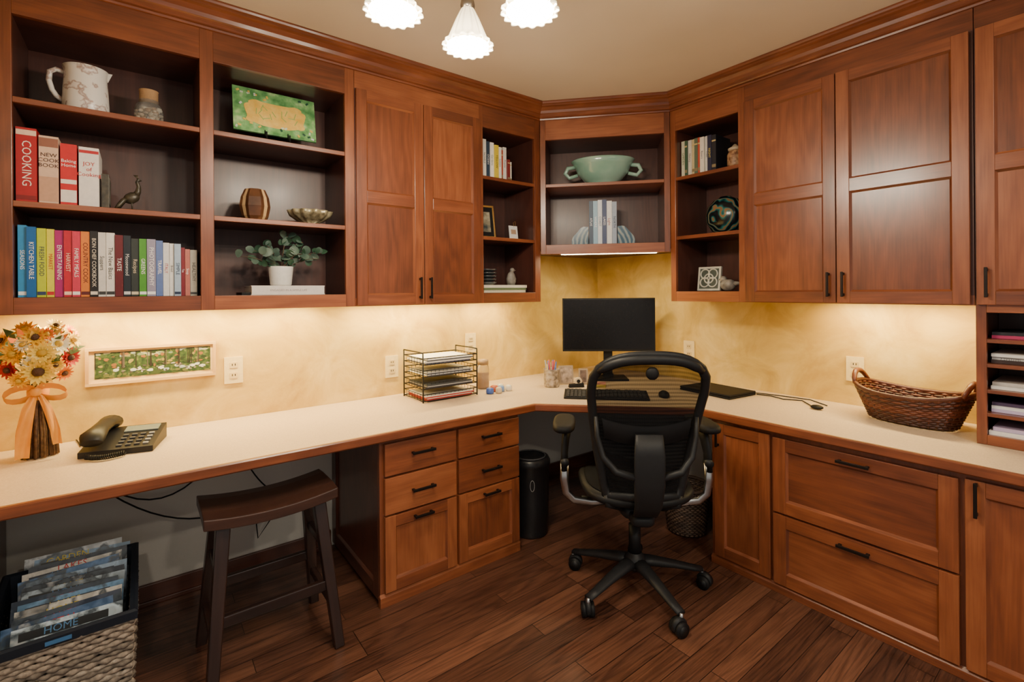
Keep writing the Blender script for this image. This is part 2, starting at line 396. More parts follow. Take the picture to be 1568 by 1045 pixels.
# ------------------------------------------------------------------ countertop
def lam():
    m,nt,p=new_mat('beige_laminate'); L=nt.links
    tc=nt.nodes.new('ShaderNodeTexCoord'); n=nt.nodes.new('ShaderNodeTexNoise'); n.inputs['Scale'].default_value=220; n.inputs['Detail'].default_value=4
    L.new(tc.outputs['Object'],n.inputs['Vector']); r=ramp(nt,[(.3,(.56,.425,.28)),(.7,(.70,.545,.38))]); L.new(n.outputs['Fac'],r.inputs[0]); L.new(r.outputs[0],p.inputs['Base Color'])
    p.inputs['Roughness'].default_value=.42
    return m
b=B('countertop')
CO=[(-.455,2.0),(1.68,2.0),(2.27,1.385),(2.27,-.115),(XB-.002,-.115),(XB-.002,YA-.002),(-.455,YA-.002)]
b.poly(CO,.742,CT,lam())
e=[Vector(p) for p in CO[:4]]
nn=[]
for k in range(3):
    q=(e[k+1]-e[k]).normalized(); nn.append(Vector((q.y,-q.x)))
def mit(j):
    if j==0: return nn[0]
    if j==3: return nn[2]
    return (nn[j-1]+nn[j])/(1+nn[j-1].dot(nn[j]))
for i in range(3):
    a0=e[i];a1=e[i+1]; pts=[];uvs=[]
    for j,(p,L0) in enumerate(((a0,0),(a1,(a1-a0).length))):
        o=mit(i+j)
        for (off,z) in ((0,.7715),(.014,.7715),(.018,.767),(.018,.738),(.014,.733),(0,.733)):
            q=p+o*off; pts.append((q.x,q.y,z)); uvs.append((z+off,L0))
    b.faces(pts,[(k,k+1,7+k,6+k) for k in range(5)],CH,uvs=uvs,rnd=.4)
b.done()
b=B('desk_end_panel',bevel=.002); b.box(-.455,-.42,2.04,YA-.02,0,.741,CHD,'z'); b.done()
# ------------------------------------------------------------------ base cabinets
FY=2.03; M1=T(0,FY,0)
b=B('drawer_base_cabinet',M1,bevel=.0015)
x0,x1=.82,1.59
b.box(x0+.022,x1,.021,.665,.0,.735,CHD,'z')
b.box(x0,x1,-.0,.02,.04,.733,CH,'z')
b.box(x0-.004,x1,-.014,.01,0,.045,CH,'x')
b.faces([(x0-.004,-.014,.045),(x1,-.014,.045),(x1,-.002,.056),(x0-.004,-.002,.056)],[(0,1,2,3)],CH,g='x')
for a,c in ((x0+.018,1.198),(1.212,x1-.008)):
    b.box(a,c,-.02,0,.572,.712,CH,'x'); b.box(a,c,-.02,0,.402,.562,CH,'x')
    shaker(b,a,c,.062,.393,st=.05)
    m=(a+c)/2
    pull(b,m,.655,.115,False); pull(b,m,.487,.115,False); pull(b,m,.366,.095,False)
b.M=T(x0,FY,0)@Rz(-90)@Matrix.Scale(-1,4,(1,0,0))
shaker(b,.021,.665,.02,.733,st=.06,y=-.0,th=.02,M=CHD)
b.done()
M2=T(2.30,1.335,0)@Rz(-90)
b=B('base_cabinet',M2,bevel=.0015)
L=1.45
b.box(0,L,.021,.645,0,.735,CHD,'z'); b.box(0,L,0,.02,.04,.733,CH,'z')
b.box(0,L,-.014,.01,0,.03,CH,'x'); b.faces([(0,-.014,.03),(L,-.014,.03),(L,-.002,.042),(0,-.002,.042)],[(0,1,2,3)],CH,g='x')
shaker(b,.022,.292,.05,.712,st=.05); pull(b,.045,.648,.1,True)
shaker(b,.306,.938,.37,.705,st=.055,pg='x'); shaker(b,.306,.938,.045,.36,st=.055,pg='x')
pull(b,.622,.672,.115,False); pull(b,.622,.325,.115,False)
shaker(b,.955,1.41,.045,.712,st=.052); pull(b,.985,.65,.12,True)
b.done()
# ------------------------------------------------------------------ books
def col(h): 
    h=h.lstrip('#'); c=[int(h[i:i+2],16)/255 for i in (0,2,4)]
    return tuple(x/12.92 if x<.04045 else ((x+.055)/1.055)**2.4 for x in c)
PG=pm((.75,.7,.6),.8,name='book_pages')
def book(b,x0,x1,y0,z0,h,c,dep=.19,label=None,txt=None,tc=None,ts=None,horiz=False,band=None):
    m=pm(col(c),.4)
    t=.0025
    b.box(x0,x1,y0,y0+t,z0,z0+h,m); b.box(x0,x0+t,y0+t,y0+dep,z0,z0+h,m); b.box(x1-t,x1,y0+t,y0+dep,z0,z0+h,m)
    b.box(x0+t,x1-t,y0+t,y0+dep-.004,z0+.003,z0+h-.004,PG)
    if band:
        for (za,zc,cc) in band: b.box(x0+.0008,x1-.0008,y0-.0006,y0,z0+h*za,z0+h*zc,pm(col(cc),.4))
    if txt:
        w=x1-x0; cxx=(x0+x1)/2
        if horiz:
            for k,line in enumerate(txt.split('|')):
                R=T(cxx,y0-.0012,z0+h*.72-k*ts*1.0)@Rx(90); b.text(line,ts,R,pm(col(tc),.5))
        else:
            sz=ts or min(w*.75,.028)
            R=T(cxx,y0-.0012,z0+h*.52)@Matrix(((0,1,0,0),(0,0,-1,0),(-1,0,0,0),(0,0,0,1)))
            b.text(txt,sz,R,pm(col(tc or '#ffffff'),.5))
Z1,Z2=SH[0]+.001,SH[1]+.001; Z0=ZO+.001
b=B('cookbooks',MA)
book(b,-.345,-.292,.03,Z1,.262,'#a80c16',txt='COOKING',tc='#f3e6da',ts=.034,band=[(.9,.97,'#e7c9b0'),(.03,.09,'#7e0c12')])
book(b,-.288,-.236,.04,Z1,.245,'#d9b9a0',txt='NEW|COOK|BOOK',tc='#40201c',ts=.019,horiz=True,band=[(.84,.97,'#8d5b48'),(.04,.4,'#c69a7e')])
book(b,-.231,-.186,.035,Z1,.225,'#c4141a',txt='Baking|Home',tc='#ffffff',ts=.016,horiz=True,band=[(.05,.25,'#e8e0d8'),(.35,.42,'#e8e0d8')])
book(b,-.181,-.124,.04,Z1,.223,'#e9e4df',txt='JOY|of|Cooking',tc='#b81e24',ts=.02,horiz=True,band=[(.9,.95,'#b81e24')])
b.done()
b=B('row_of_books',MA)
spec=[('#3090cc',.024,.255,'SEASONS','#ffffff'),('#0a5fa8',.026,.25,'KITCHEN TABLE','#ffffff'),('#c0d010',.026,.247,'FRESH FOOD','#2b3a60'),('#e0d82c',.022,.246,'MARKET','#c02020'),
('#a81870',.026,.243,'ENTERTAINING','#ffffff'),('#bc1430',.024,.243,'HARVEST','#ffd9c0'),('#cc3050',.024,.242,'FAMILY MEALS','#ffffff'),('#e08028',.027,.243,'COUNTRY COOK','#5c1c1c'),
('#151214',.024,.246,'BON CHEF COOKBOOK','#e6dccb'),('#d9d7d4',.024,.243,'Suppers','#333333'),('#e8e6e2',.027,.243,'The New Basics','#333333'),('#60101a',.026,.236,'TASTE','#ffffff'),
('#141d28',.024,.236,'Moosewood','#d8d8d8'),('#2a302c',.026,.226,'Recipes','#e0d0b0'),('#4a9428',.025,.226,'GREENS','#ffffff'),('#9490a8',.03,.226,'PHOTOGRAPHY','#ffffff'),
('#5c74b0',.024,.222,'TRAVEL','#ffffff'),('#e4e2e0',.022,.215,'ITALY','#b02020'),('#eceae6',.016,.213,'Bread','#333333'),('#a8bfd8',.024,.212,'SIMPLE','#22304e'),('#7c1020',.014,.198,'Tea','#ffffff'),('#b7695c',.018,.192,'Soup','#ffffff'),('#a8a294',.026,.19,'HEALTHY','#333333')]
tot=sum(s[1] for s in spec); sc=(.530)/tot; x=-.343
for c,w,h,t,tc in spec:
    w*=sc; book(b,x,x+w-.0012,.03+random.random()*.015,Z0,h,c,txt=t,tc=tc,ts=w*.72,band=[(.03,.08,tc)] if random.random()<.6 else None); x+=w
b.done()
def books(name,M,x0,z,specs,y0=.05,k=1):
    b=B(name,M); x=x0
    for c,w,h,*r in specs:
        w*=k
        book(b,x,x+w-.001,y0+random.random()*.02,z,h,c,dep=.16,txt=(r[0] if r else None),tc=(r[1] if len(r)>1 else None),ts=w*.7,band=[(.82,.86,'#c9b27a'),(.12,.2,'#8a7a5a')] if not r else None); x+=w
    b.done()
books('row_of_books',MA,1.615,Z2,[('#ddd6c8',.03,.245,'CLASSIC','#6a2020'),('#e6e2d6',.026,.238,'NOVELS','#303030'),('#2c4054',.026,.228,'OCEAN','#e0e0e0'),('#efeae2',.028,.225,'Gardens','#2a5a2a'),('#d8c13c',.03,.212,'YELLOW','#303030'),('#e8e4da',.024,.205,'Letters','#303030'),('#b0462c',.022,.195),('#e0ddd6',.026,.215,'Poems','#333333'),('#7a2a2a',.02,.14),('#d8d4c8',.02,.13)])
books('row_of_books',MB,.04,Z2,[('#d8d2b4',.03,.225,'GARDEN','#2a5a2a'),('#3d5a44',.02,.222),('#d6cfc0',.028,.222,'History','#402020'),('#c8b98e',.02,.222),('#5d6c58',.026,.224),('#b8503c',.018,.224),('#e4dccc',.03,.22,'Rivers','#303060'),('#d8d4cc',.026,.222,'Trees','#303030'),('#2a2c44',.03,.218,'NIGHT','#d0c060'),('#22242c',.03,.214)],k=.88)
books('row_of_books',MD,.31,zo+.001,[('#1d3a58',.026,.285,'ATLAS','#ffffff'),('#8fb4cc',.03,.285,'WHERE','#ffffff'),('#dfe2e6',.028,.29,'COAST','#24406a'),('#2a3a68',.028,.29,'LAKES','#ffffff'),('#e8e6e2',.034,.282,'Light','#a02020'),('#9aa6b8',.03,.275,'NORTH','#1c2a44')],y0=.07)
am,nt,p=new_mat('agate_bookend')
vo=nt.nodes.new('ShaderNodeTexWave'); vo.wave_type='RINGS'; vo.rings_direction='SPHERICAL'; vo.inputs['Scale'].default_value=12; vo.inputs['Distortion'].default_value=5
tc=nt.nodes.new('ShaderNodeTexCoord'); nt.links.new(tc.outputs['Object'],vo.inputs['Vector']); r=ramp(nt,[(.2,(.04,.09,.14)),(.6,(.12,.22,.28)),(.9,(.28,.30,.28))]); nt.links.new(vo.outputs['Fac'],r.inputs[0]); nt.links.new(r.outputs[0],p.inputs['Base Color']); p.inputs['Roughness'].default_value=.2
b=B('agate_bookends',MD)
for sx,xx in ((-1,.305),(1,.49)):
    pts=[(xx,zo+.001)]+[(xx+sx*.105*math.cos(a)*(1+.05*math.sin(5*a)),zo+.001+.12*math.sin(a)*(1+.04*math.sin(7*a))) for a in [i*pi/2/12 for i in range(13)]]
    n=len(pts); P=[(x,.06,z) for x,z in pts]+[(x,.12,z) for x,z in pts]
    b.faces(P,[tuple(range(n)),tuple(range(2*n-1,n-1,-1))]+[(i,(i+1)%n,n+(i+1)%n,n+i) for i in range(n)],am)
b.done()
# ------------------------------------------------------------------ shelf decor
PITM=noise_col('painted_porcelain',[(.0,(.72,.69,.65)),(.56,(.72,.69,.65)),(.61,(.36,.25,.22)),(.66,(.70,.64,.60))],20)
b=B('ceramic_pitcher',MA); c=(-.165,.13,Z2); kk=.84
b.lathe(c,[(.0,0),(.078,0),(.084,.008),(.083,.06),(.08,.12),(.076,.175),(.078,.20),(.082,.218),(.078,.22),(.072,.20),(.07,.1),(.07,.02),(0,.015)],PITM,40,k=kk)
b.tube([Vector(c)+Vector(v)*kk for v in [(-.076,0,.19),(-.10,0,.195),(-.122,0,.18),(-.125,0,.14),(-.115,0,.10),(-.10,0,.075),(-.08,0,.06)]],[.009]*7,PITM,10)
b.faces([Vector(c)+Vector(v)*kk for v in [(.07,-.025,.213),(.095,0,.222),(.07,.025,.213),(.078,0,.178)]],[(0,1,3),(1,2,3),(0,1,2)],PITM)
b.done()
GLS=pm((.9,.9,.85),.08,trans=.9,name='clear_glass',bscale=5)
CORK=pm((.42,.24,.11),.8,name='cork',bump=.4,bscale=150)
b=B('shell_jar',MA); c=(.03,.15,Z2)
b.lathe(c,[(0,0),(.048,0),(.052,.01),(.052,.075),(.047,.095),(.036,.108),(.036,.12)],GLS,28,k=.95)
b.lathe(c,[(.033,.105),(.034,.16),(.036,.163),(.0,.163)],CORK,24,k=.95)
for i in range(70):
    a=random.random()*6.28; rr=.037*math.sqrt(random.random()); b.sph((c[0]+rr*math.cos(a),c[1]+rr*math.sin(a),Z2+.012+random.random()*.068),random.uniform(.006,.010),pm(random.choice([(.7,.6,.5),(.8,.76,.7),(.45,.3,.2),(.6,.5,.42)]),.5),seg=8)
b.done()
b=B('dark_bookend',MA,bevel=.002); dk=noise_col('carved_bronze',[(.3,(.015,.013,.010)),(.7,(.075,.06,.035))],60,.4)
b.box(-.118,-.096,.06,.16,Z1,Z1+.135,dk)
for k in range(6): b.box(-.096,-.0935,.065+k*.015,.072+k*.015,Z1+.02,Z1+.12,dk)
b.done()
b=B('bronze_peacock_figurine',MA); c=Vector((-.028,.10,Z1)); q_=.95
def pk(*v): return c+Vector(v)*q_
b.pad(c+Vector((0,0,.011)),.032,.022,.011,dk)
b.sph(pk(0,0,.06),(.028,.017,.022),dk,Ry(-35).to_3x3())
b.tube([pk(.012,0,.07),pk(.022,0,.09),pk(.024,0,.11),pk(.018,0,.13),pk(.024,0,.14),pk(.034,0,.136)],[.013,.010,.007,.006,.008,.001],dk,8)
for k in range(5): b.tube([pk(-.012,0,.058),pk(-.028,(k-2)*.005,.045),pk(-.042,(k-2)*.009,.022),pk(-.055,(k-2)*.011,.008)],[.009,.009,.008,.002],dk,6)
for s in(-1,1): b.cyl(pk(.002,s*.006,.008),pk(0,s*.006,.05),.0028,dk,seg=6)
for k in (-1,0,1): b.tube([pk(.02,0,.142),pk(.014+k*.006,0,.158)],[.001,.0025],dk,6)
b.done()
GRN=noise_col('green_glaze',[(.35,(.08,.24,.08)),(.55,(.20,.45,.16)),(.75,(.58,.72,.36))],22,.25)
YEL=noise_col('gold_field',[(.3,(.75,.43,.06)),(.7,(.88,.62,.16))],30,.3)
b=B('decorative_tile_on_easel',MA,bevel=.002)
R=T(.515,.14,Z2+.058)@Rx(-10)
b.box(-.18,.18,-.006,.006,0,.215,GRN,R=R)
n=48; ring=[]
for k in range(n):
    a=2*pi*k/n; ca,sa=math.cos(a),math.sin(a); x=.13*math.copysign(abs(ca)**.4,ca)*(1+.05*math.sin(9*a)); z=.1+.06*math.copysign(abs(sa)**.5,sa)*(1+.09*math.sin(7*a)); ring.append((x,-.0085,z))
b.faces(ring+[(x,-.006,z) for x,_,z in ring],[tuple(range(n))]+[(i,(i+1)%n,n+(i+1)%n,n+i) for i in range(n)],YEL,R=R)
for k in range(44):
    x=random.uniform(-.17,.17); z=random.uniform(.01,.205)
    if abs(x)<.125 and .045<z<.16: continue
    b.cbox((0,0,0),(.014,.003,.009),pm(random.choice([(.75,.5,.1),(.6,.7,.5),(.02,.09,.05),(.7,.75,.65)]),.3),R=R@T(x,-.0075,z)@Ry(random.uniform(0,180)))
for k in range(14): b.cbox((0,0,0),(.03,.002,.004),pm((.35,.45,.12),.4),R=R@T(random.uniform(-.09,.09),-.0088,random.uniform(.07,.13))@Ry(random.uniform(0,180)))
for s in (-1,1):
    b.tube([(.515+s*.05,.09,Z2+.006),(.515+s*.05,.10,Z2+.04),(.515+s*.05,.13,Z2+.05),(.515+s*.05,.17,Z2+.15)],.004,BLK,6)
    b.tube([(.515+s*.05,.09,Z2+.004),(.515+s*.05,.22,Z2+.004),(.515+s*.03,.17,Z2+.15)],.004,BLK,6)
    b.tube([(.515+s*.05,.10,Z2+.04),(.515+s*.05,.10,Z2+.06)],.004,BLK,6)
b.done()
b=B('faceted_wood_vase',MA); c=(.42,.13,Z1)
vm=noise_col('striped_gourd',[(.3,(.05,.02,.01)),(.6,(.13,.05,.02)),(.8,(.4,.2,.08))],14,.3)
vm2=pm((.65,.42,.2),.3,name='light_inlay')
prof=[(.0,0),(.042,0),(.058,.025),(.068,.07),(.062,.11),(.045,.148),(.038,.15),(.03,.13),(0,.12)]
rs=[[Vector(c)+Vector((r*math.cos(2*pi*k/8+.2),r*math.sin(2*pi*k/8+.2),z)) for k in range(8)] for r,z in prof]
b.rings(rs,vm,smooth=False)
for k in (4,6): 
    pts=[]
    for (r,z) in prof[1:6]:
        a0=2*pi*k/8+.2; a1=2*pi*(k+1)/8+.2
        p0=Vector((math.cos(a0),math.sin(a0),0))*r; p1=Vector((math.cos(a1),math.sin(a1),0))*r; m=(p0+p1)/2*1.012
        d=(p1-p0)*.18
        pts+= [Vector(c)+m-d+Vector((0,0,z)),Vector(c)+m+d+Vector((0,0,z))]
    b.faces(pts,[(2*i,2*i+1,2*i+3,2*i+2) for i in range(4)],vm2)
b.done()
b=B('ornate_bowl',MA); om=noise_col('antique_gilt',[(.3,(.16,.13,.07)),(.7,(.55,.48,.30))],50,.35,metal=.4)
c=(.665,.14,Z1)
b.lathe(c,[(0,0),(.04,0),(.045,.006),(.03,.014),(.06,.026),(.092,.05),(.102,.072),(.098,.073),(.085,.053),(.05,.032),(0,.028)],om,72,rip=(12,.07))
b.done()
b=B('stacked_book',MA); m=pm((.72,.68,.64),.5); b.box(.385,.70,.03,.22,Z0,Z0+.004,m);b.box(.385,.70,.03,.22,Z0+.038,Z0+.042,m);b.box(.387,.698,.0295,.034,Z0,Z0+.042,m);b.box(.388,.696,.034,.216,Z0+.004,Z0+.038,PG)
b.text('ENGAGED IN A SIMPLE LIFE',.013,T(.54,.0285,Z0+.021)@Rx(90),pm((.3,.25,.25),.5)); b.box(.35,.384,.04,.2,Z0,Z0+.012,BLK); b.done()
b=B('potted_eucalyptus',MA); zz=Z0+.043; c=Vector((.525,.12,zz))
b.lathe(c,[(0,0),(.042,0),(.046,.005),(.054,.085),(.053,.09),(.048,.088),(.046,.075),(0,.074)],WHT,32)
b.lathe(c+Vector((0,0,.074)),[(.0,0.002),(.045,.0)],pm((.05,.03,.02),.9,bump=.6),16)
lf=[noise_col('leaf_dark',[(.3,(.015,.045,.025)),(.7,(.035,.09,.05))],20,.5),noise_col('leaf_grey',[(.3,(.04,.08,.06)),(.7,(.10,.15,.12))],20,.5)]
tips=[(-.17,-.03,.09),(-.13,.0,.12),(-.07,.02,.15),(.03,-.01,.195),(.10,0,.17),(.18,-.02,.12),(.16,-.04,.09),(.08,-.06,.11),(-.09,-.05,.10)]
for t in tips:
    t=Vector(t); pts=[c+Vector((0,0,.07))]
    for k in range(1,7):
        u=k/6; pts.append(c+Vector((t.x*u,t.y*u,.07+(t.z-.03)*math.sin(u*pi*.55))))
    b.tube(pts,[.0025]*4+[.0018]*3,pm((.08,.05,.03),.6),5)
    for k in range(2,7):
        for s in (-1,1):
            if random.random()<.15: continue
            p=pts[k]; d=Vector((random.uniform(-1,1),random.uniform(-1,.4),random.uniform(-.4,1))).normalized(); n=Vector((random.uniform(-.9,.9),-.8,random.uniform(-.6,1.1))).normalized()
            x=d.cross(n).normalized(); y=n.cross(x); r=random.uniform(.016,.024); ctr=p+y*r*s
            mm=random.choice(lf); q=[ctr+x*r*.85*math.cos(a)+y*r*math.sin(a)+n*.003*math.cos(2*a) for a in [2*pi*i/10 for i in range(10)]]
            if min(v.z for v in q)<zz+.01 or max(v.z for v in q)>1.683 or max(v.x for v in q)>.785: continue
            b.faces(q+[ctr],[(i,(i+1)%10,10) for i in range(10)],mm,smooth=True)
b.done()
b=B('framed_photo',MA,bevel=.001); R=T(1.705,.12,Z1+.003)@Rz(-8)@Rx(-10)
gm=noise_col('photo_print',[(.3,(.03,.05,.06)),(.5,(.25,.22,.15)),(.7,(.6,.55,.4))],18,.4)
for a in ((-.065,-.055,0,.21),(.055,.065,0,.21)): b.box(a[0],a[1],-.008,.008,a[2],a[3],GOLD,R=R)
b.box(-.065,.065,-.008,.008,0,.012,GOLD,R=R); b.box(-.065,.065,-.008,.008,.2,.212,GOLD,R=R); b.box(-.056,.056,-.004,.006,.01,.2,BLK,R=R); b.box(-.035,.035,-.005,-.0035,.04,.17,gm,R=R)
b.tube([(1.705,.165,Z1+.15),(1.705,.20,Z1+.006)],.004,BLK,6); b.done()
b=B('small_calendar_stand',MA,bevel=.001); b.box(1.88,1.955,.095,.135,Z1,Z1+.012,LBRN,'x'); R=T(1.918,.115,Z1+.012)@Rx(-8)
b.box(-.034,.034,-.002,.002,0,.085,PAPER,R=R); b.cbox((0,-.0028,.045),(.04,.001,.03),pm((.45,.3,.2),.6),R=R) ; b.tube([(1.918,.115,Z1+.09),(1.91,.11,Z1+.115),(1.925,.11,Z1+.125),(1.93,.115,Z1+.095)],.0015,GOLD,5); b.done()
b=B('flat_book_stack',MA)
z=Z0
for c_,h in (('#c9c4b0',.016),('#5d7050',.014),('#d8d4c4',.018)):
    b.box(1.63,1.965-random.random()*.02,.04,.2,z,z+h-.001,pm(col(c_),.5),'x'); z+=h
ZS=z; b.done()
b=B('stack_of_glass_dishes',MA); 
for k in range(5): b.lathe((1.71,.12,ZS+k*.02),[(0,0),(.03,0),(.055,.012),(.06,.018),(.058,.018),(.03,.004),(0,.004)],pm((.06,.07,.08),.15,name='smoky_glass',coat=.5),28)
b.done()
b=B('small_bird_figurine',MA); st=noise_col('stone',[(.3,(.12,.11,.1)),(.7,(.35,.32,.28))],30,.5); c=Vector((1.89,.11,ZS))
b.lathe(c,[(0,0),(.022,0),(.03,.02),(.032,.04),(.022,.07),(.012,.085),(0,.09)],st,20); b.sph(c+Vector((.008,0,.095)),.016,st); b.tube([c+Vector((.02,0,.097)),c+Vector((.036,0,.094))],[.005,.001],st,6); b.done()
b=B('celadon_bowl',MD); cm=noise_col('celadon_glaze',[(.3,(.22,.42,.32)),(.7,(.40,.58,.47))],6,.15,coat=.6); c=Vector((.40,.17,2.067))
b.lathe(c,[(0,0),(.075,0),(.08,.008),(.075,.02),(.12,.04),(.165,.09),(.185,.14),(.21,.17),(.205,.175),(.175,.15),(.15,.1),(.1,.045),(0,.035)],cm,48,sy=.7)
for s in (-1,1): b.tube([c+Vector(v) for v in [(s*.18,0,.14),(s*.23,0,.135),(s*.248,0,.10),(s*.22,0,.07),(s*.165,0,.085)]],[.012,.015,.014,.013,.012],cm,10)
b.done()
b=B('small_jar',MB); jm=noise_col('woven_jar',[(.3,(.15,.06,.03)),(.7,(.5,.3,.15))],60,.5); b.lathe((.365,.085,Z2),[(0,0),(.036,0),(.042,.02),(.042,.075),(.036,.09),(.03,.1),(0,.102)],jm,24)
b.lathe((.365,.085,Z2+.1),[(.0,0),(.036,0),(.038,.012),(.02,.022),(.008,.035),(0,.038)],pm((.5,.4,.28),.4),24); b.done()
sm,nt,p=new_mat('swirled_art_glass')
wv=nt.nodes.new('ShaderNodeTexWave'); wv.inputs['Scale'].default_value=13; wv.inputs['Distortion'].default_value=9; wv.inputs['Detail Scale'].default_value=.9; wv.inputs['Detail'].default_value=1; tc=nt.nodes.new('ShaderNodeTexCoord'); nt.links.new(tc.outputs['Object'],wv.inputs['Vector'])
r=ramp(nt,[(.40,(.003,.006,.008)),(.68,(.006,.045,.05)),(.86,(.02,.16,.15)),(.98,(.22,.12,.05))]); nt.links.new(wv.outputs['Fac'],r.inputs[0]); nt.links.new(r.outputs[0],p.inputs['Base Color']); p.inputs['Roughness'].default_value=.2; p.inputs['Specular IOR Level'].default_value=.4
b=B('art_glass_vessel',MB); c=Vector((.275,.14,Z1))
b.lathe(c,[(0,0),(.045,0),(.08,.02),(.112,.07),(.118,.115),(.105,.165),(.07,.2),(.04,.212),(.032,.22),(.022,.212),(0,.2)],sm,36,sy=.62); b.done()
b=B('celtic_knot_tile',MB,bevel=.002); R=T(.19,.10,Z0+.002)@Rx(-8); tm=pm((.55,.55,.48),.4,name='tile_stone'); tg=pm((.05,.07,.06),.5,name='tile_groove')
b.box(-.072,.072,-.008,.008,0,.144,tm,R=R); b.box(-.06,.06,-.0095,-.008,.012,.132,tg,R=R)
for cx_,cz_ in ((-.025,.05),(.025,.05),(-.025,.1),(.025,.1),(0,.072)):
    b.tube([R@Vector((cx_+.028*math.cos(a),-.0105,cz_+.028*math.sin(a))) for a in [2*pi*i/20 for i in range(20)]],.0045,tm,6,closed=True)
b.done()
b=B('stone_bird_figurine',MB); c=Vector((.31,.10,Z0)); b.sph(c+Vector((0,0,.035)),(.045,.032,.035),st); b.sph(c+Vector((-.028,0,.068)),.02,st); b.tube([c+Vector((-.042,0,.07)),c+Vector((-.06,0,.066))],[.007,.001],st,6); b.tube([c+Vector((.03,0,.04)),c+Vector((.075,0,.045))],[.018,.006],st,8); b.done()
b=B('pigeonhole_papers',MB)
for z,cs in ((.896,['#c8b8d8','#e8e8e8','#4a3a5a']),(.986,['#e8e6e0','#d0c8c0']),(1.086,['#3a2a2a','#e8e6e2','#f0efe8']),(1.181,['#b03060','#202028'])):
    zz=z
    for c_ in cs: b.box(1.405,1.80,.03+random.random()*.03,.3,zz,zz+.012,pm(col(c_),.6)); zz+=.0125
b.box(1.40,1.80,.02,.3,.809,.825,PAPER); b.box(1.41,1.79,.03,.3,.826,.84,pm(col('#b8a8c8'),.6))
b.text('7 SYSTEMS',.012,T(1.46,.018,1.105)@Rx(90),BLK)
b.done()
# ------------------------------------------------------------------ wall items
b=B('framed_panorama_picture',bevel=0); y=YA-.001
x0,x1,z0,z1=-.188,.280,.992,1.152; f=.012
b.box(x0,x1,y-.02,y,z0,z0+f,LBRN,'x'); b.box(x0,x1,y-.02,y,z1-f,z1,LBRN,'x'); b.box(x0,x0+f,y-.02,y,z0+f,z1-f,LBRN); b.box(x1-f,x1,y-.02,y,z0+f,z1-f,LBRN)
b.box(x0+f,x1-f,y-.01,y,z0+f,z1-f,pm((.70,.50,.22),.7,name='mat_board'))
a0,a1,c0,c1=x0+.030,x1-.022,z0+.028,z1-.022
b.box(a0,a1,y-.0108,y-.01,c0,c1,noise_col('forest_print',[(.35,(.012,.035,.012)),(.55,(.05,.09,.025)),(.7,(.2,.2,.06))],60,.5,detail=5))
ly=y-.011
def blob(x,z,rx,rz,colr,n=8):
    global ly
    ly-=.00001
    q=[]
    for i in range(n):
        a=2*pi*i/n; k=random.uniform(.75,1.15); q.append((min(a1,max(a0,x+rx*k*math.cos(a))),ly,min(c1,max(c0,z+rz*k*math.sin(a)))))
    b.faces(q,[tuple(range(n))],pm(colr,.6))
for i in range(22): blob(random.uniform(a0,a1),random.uniform(c1-.02,c1),random.uniform(.008,.02),.006,random.choice([(.28,.33,.32),(.32,.33,.22),(.15,.2,.12)]))
for i in range(80): blob(random.uniform(a0,a1),random.uniform(c0+.042,c1),random.uniform(.004,.012),random.uniform(.004,.009),random.choice([(.012,.03,.01),(.04,.07,.02),(.25,.2,.04),(.22,.09,.02),(.025,.045,.015)]))
for i in range(18): 
    if random.random()<.8: blob(a0+(a1-a0)*(.12+.85*i/18),c0+.026+.007*math.sin(i*1.7),.012,.0075,random.choice([(.50,.54,.54),(.32,.38,.42),(.6,.6,.56)]))
for i in range(36): blob(random.uniform(a0,a1),c0+random.uniform(.012,.05),random.uniform(.003,.009),.004,random.choice([(.22,.19,.14),(.07,.06,.05),(.4,.38,.35)]))
for i in range(44): blob(random.uniform(a0,a1),c0+random.uniform(0,.015),random.uniform(.006,.014),.006,random.choice([(.018,.05,.012),(.11,.12,.03),(.045,.07,.018)]))
for i in range(18):
    xx=random.uniform(a0,a1-.01); ly-=.00001; b.faces([(xx,ly,c0+.04),(xx+.0035,ly,c0+.04),(xx+.003,ly,c1),(xx+.0005,ly,c1)],[(0,1,2,3)],pm(random.choice([(.018,.012,.01),(.09,.07,.055)]),.6))
b.done()
def outlet(x,z,wall='A',dark=False):
    M=T(x,YA-.001,z) if wall=='A' else T(XB-.001,x,z)@Rz(-90)
    b=B('wall_outlet',M,bevel=.0015); b.box(-.040,.040,-.007,0,-.064,.064,CREAM)
    for s in (-1,1):
        b.box(-.017,.017,-.010,-.007,s*.025-.014,s*.025+.014,pm((.66,.50,.24),.35))
        for q in (-.006,.006): b.box(q-.0018,q+.0018,-.0106,-.010,s*.025-.003,s*.025+.007,BLK)
    b.done()
outlet(.355,1.005); outlet(1.17,.94); outlet(1.72,1.04); outlet(1.87,.97,'B'); outlet(.91,.96,'B'); outlet(.43,.33); outlet(.54,.34)
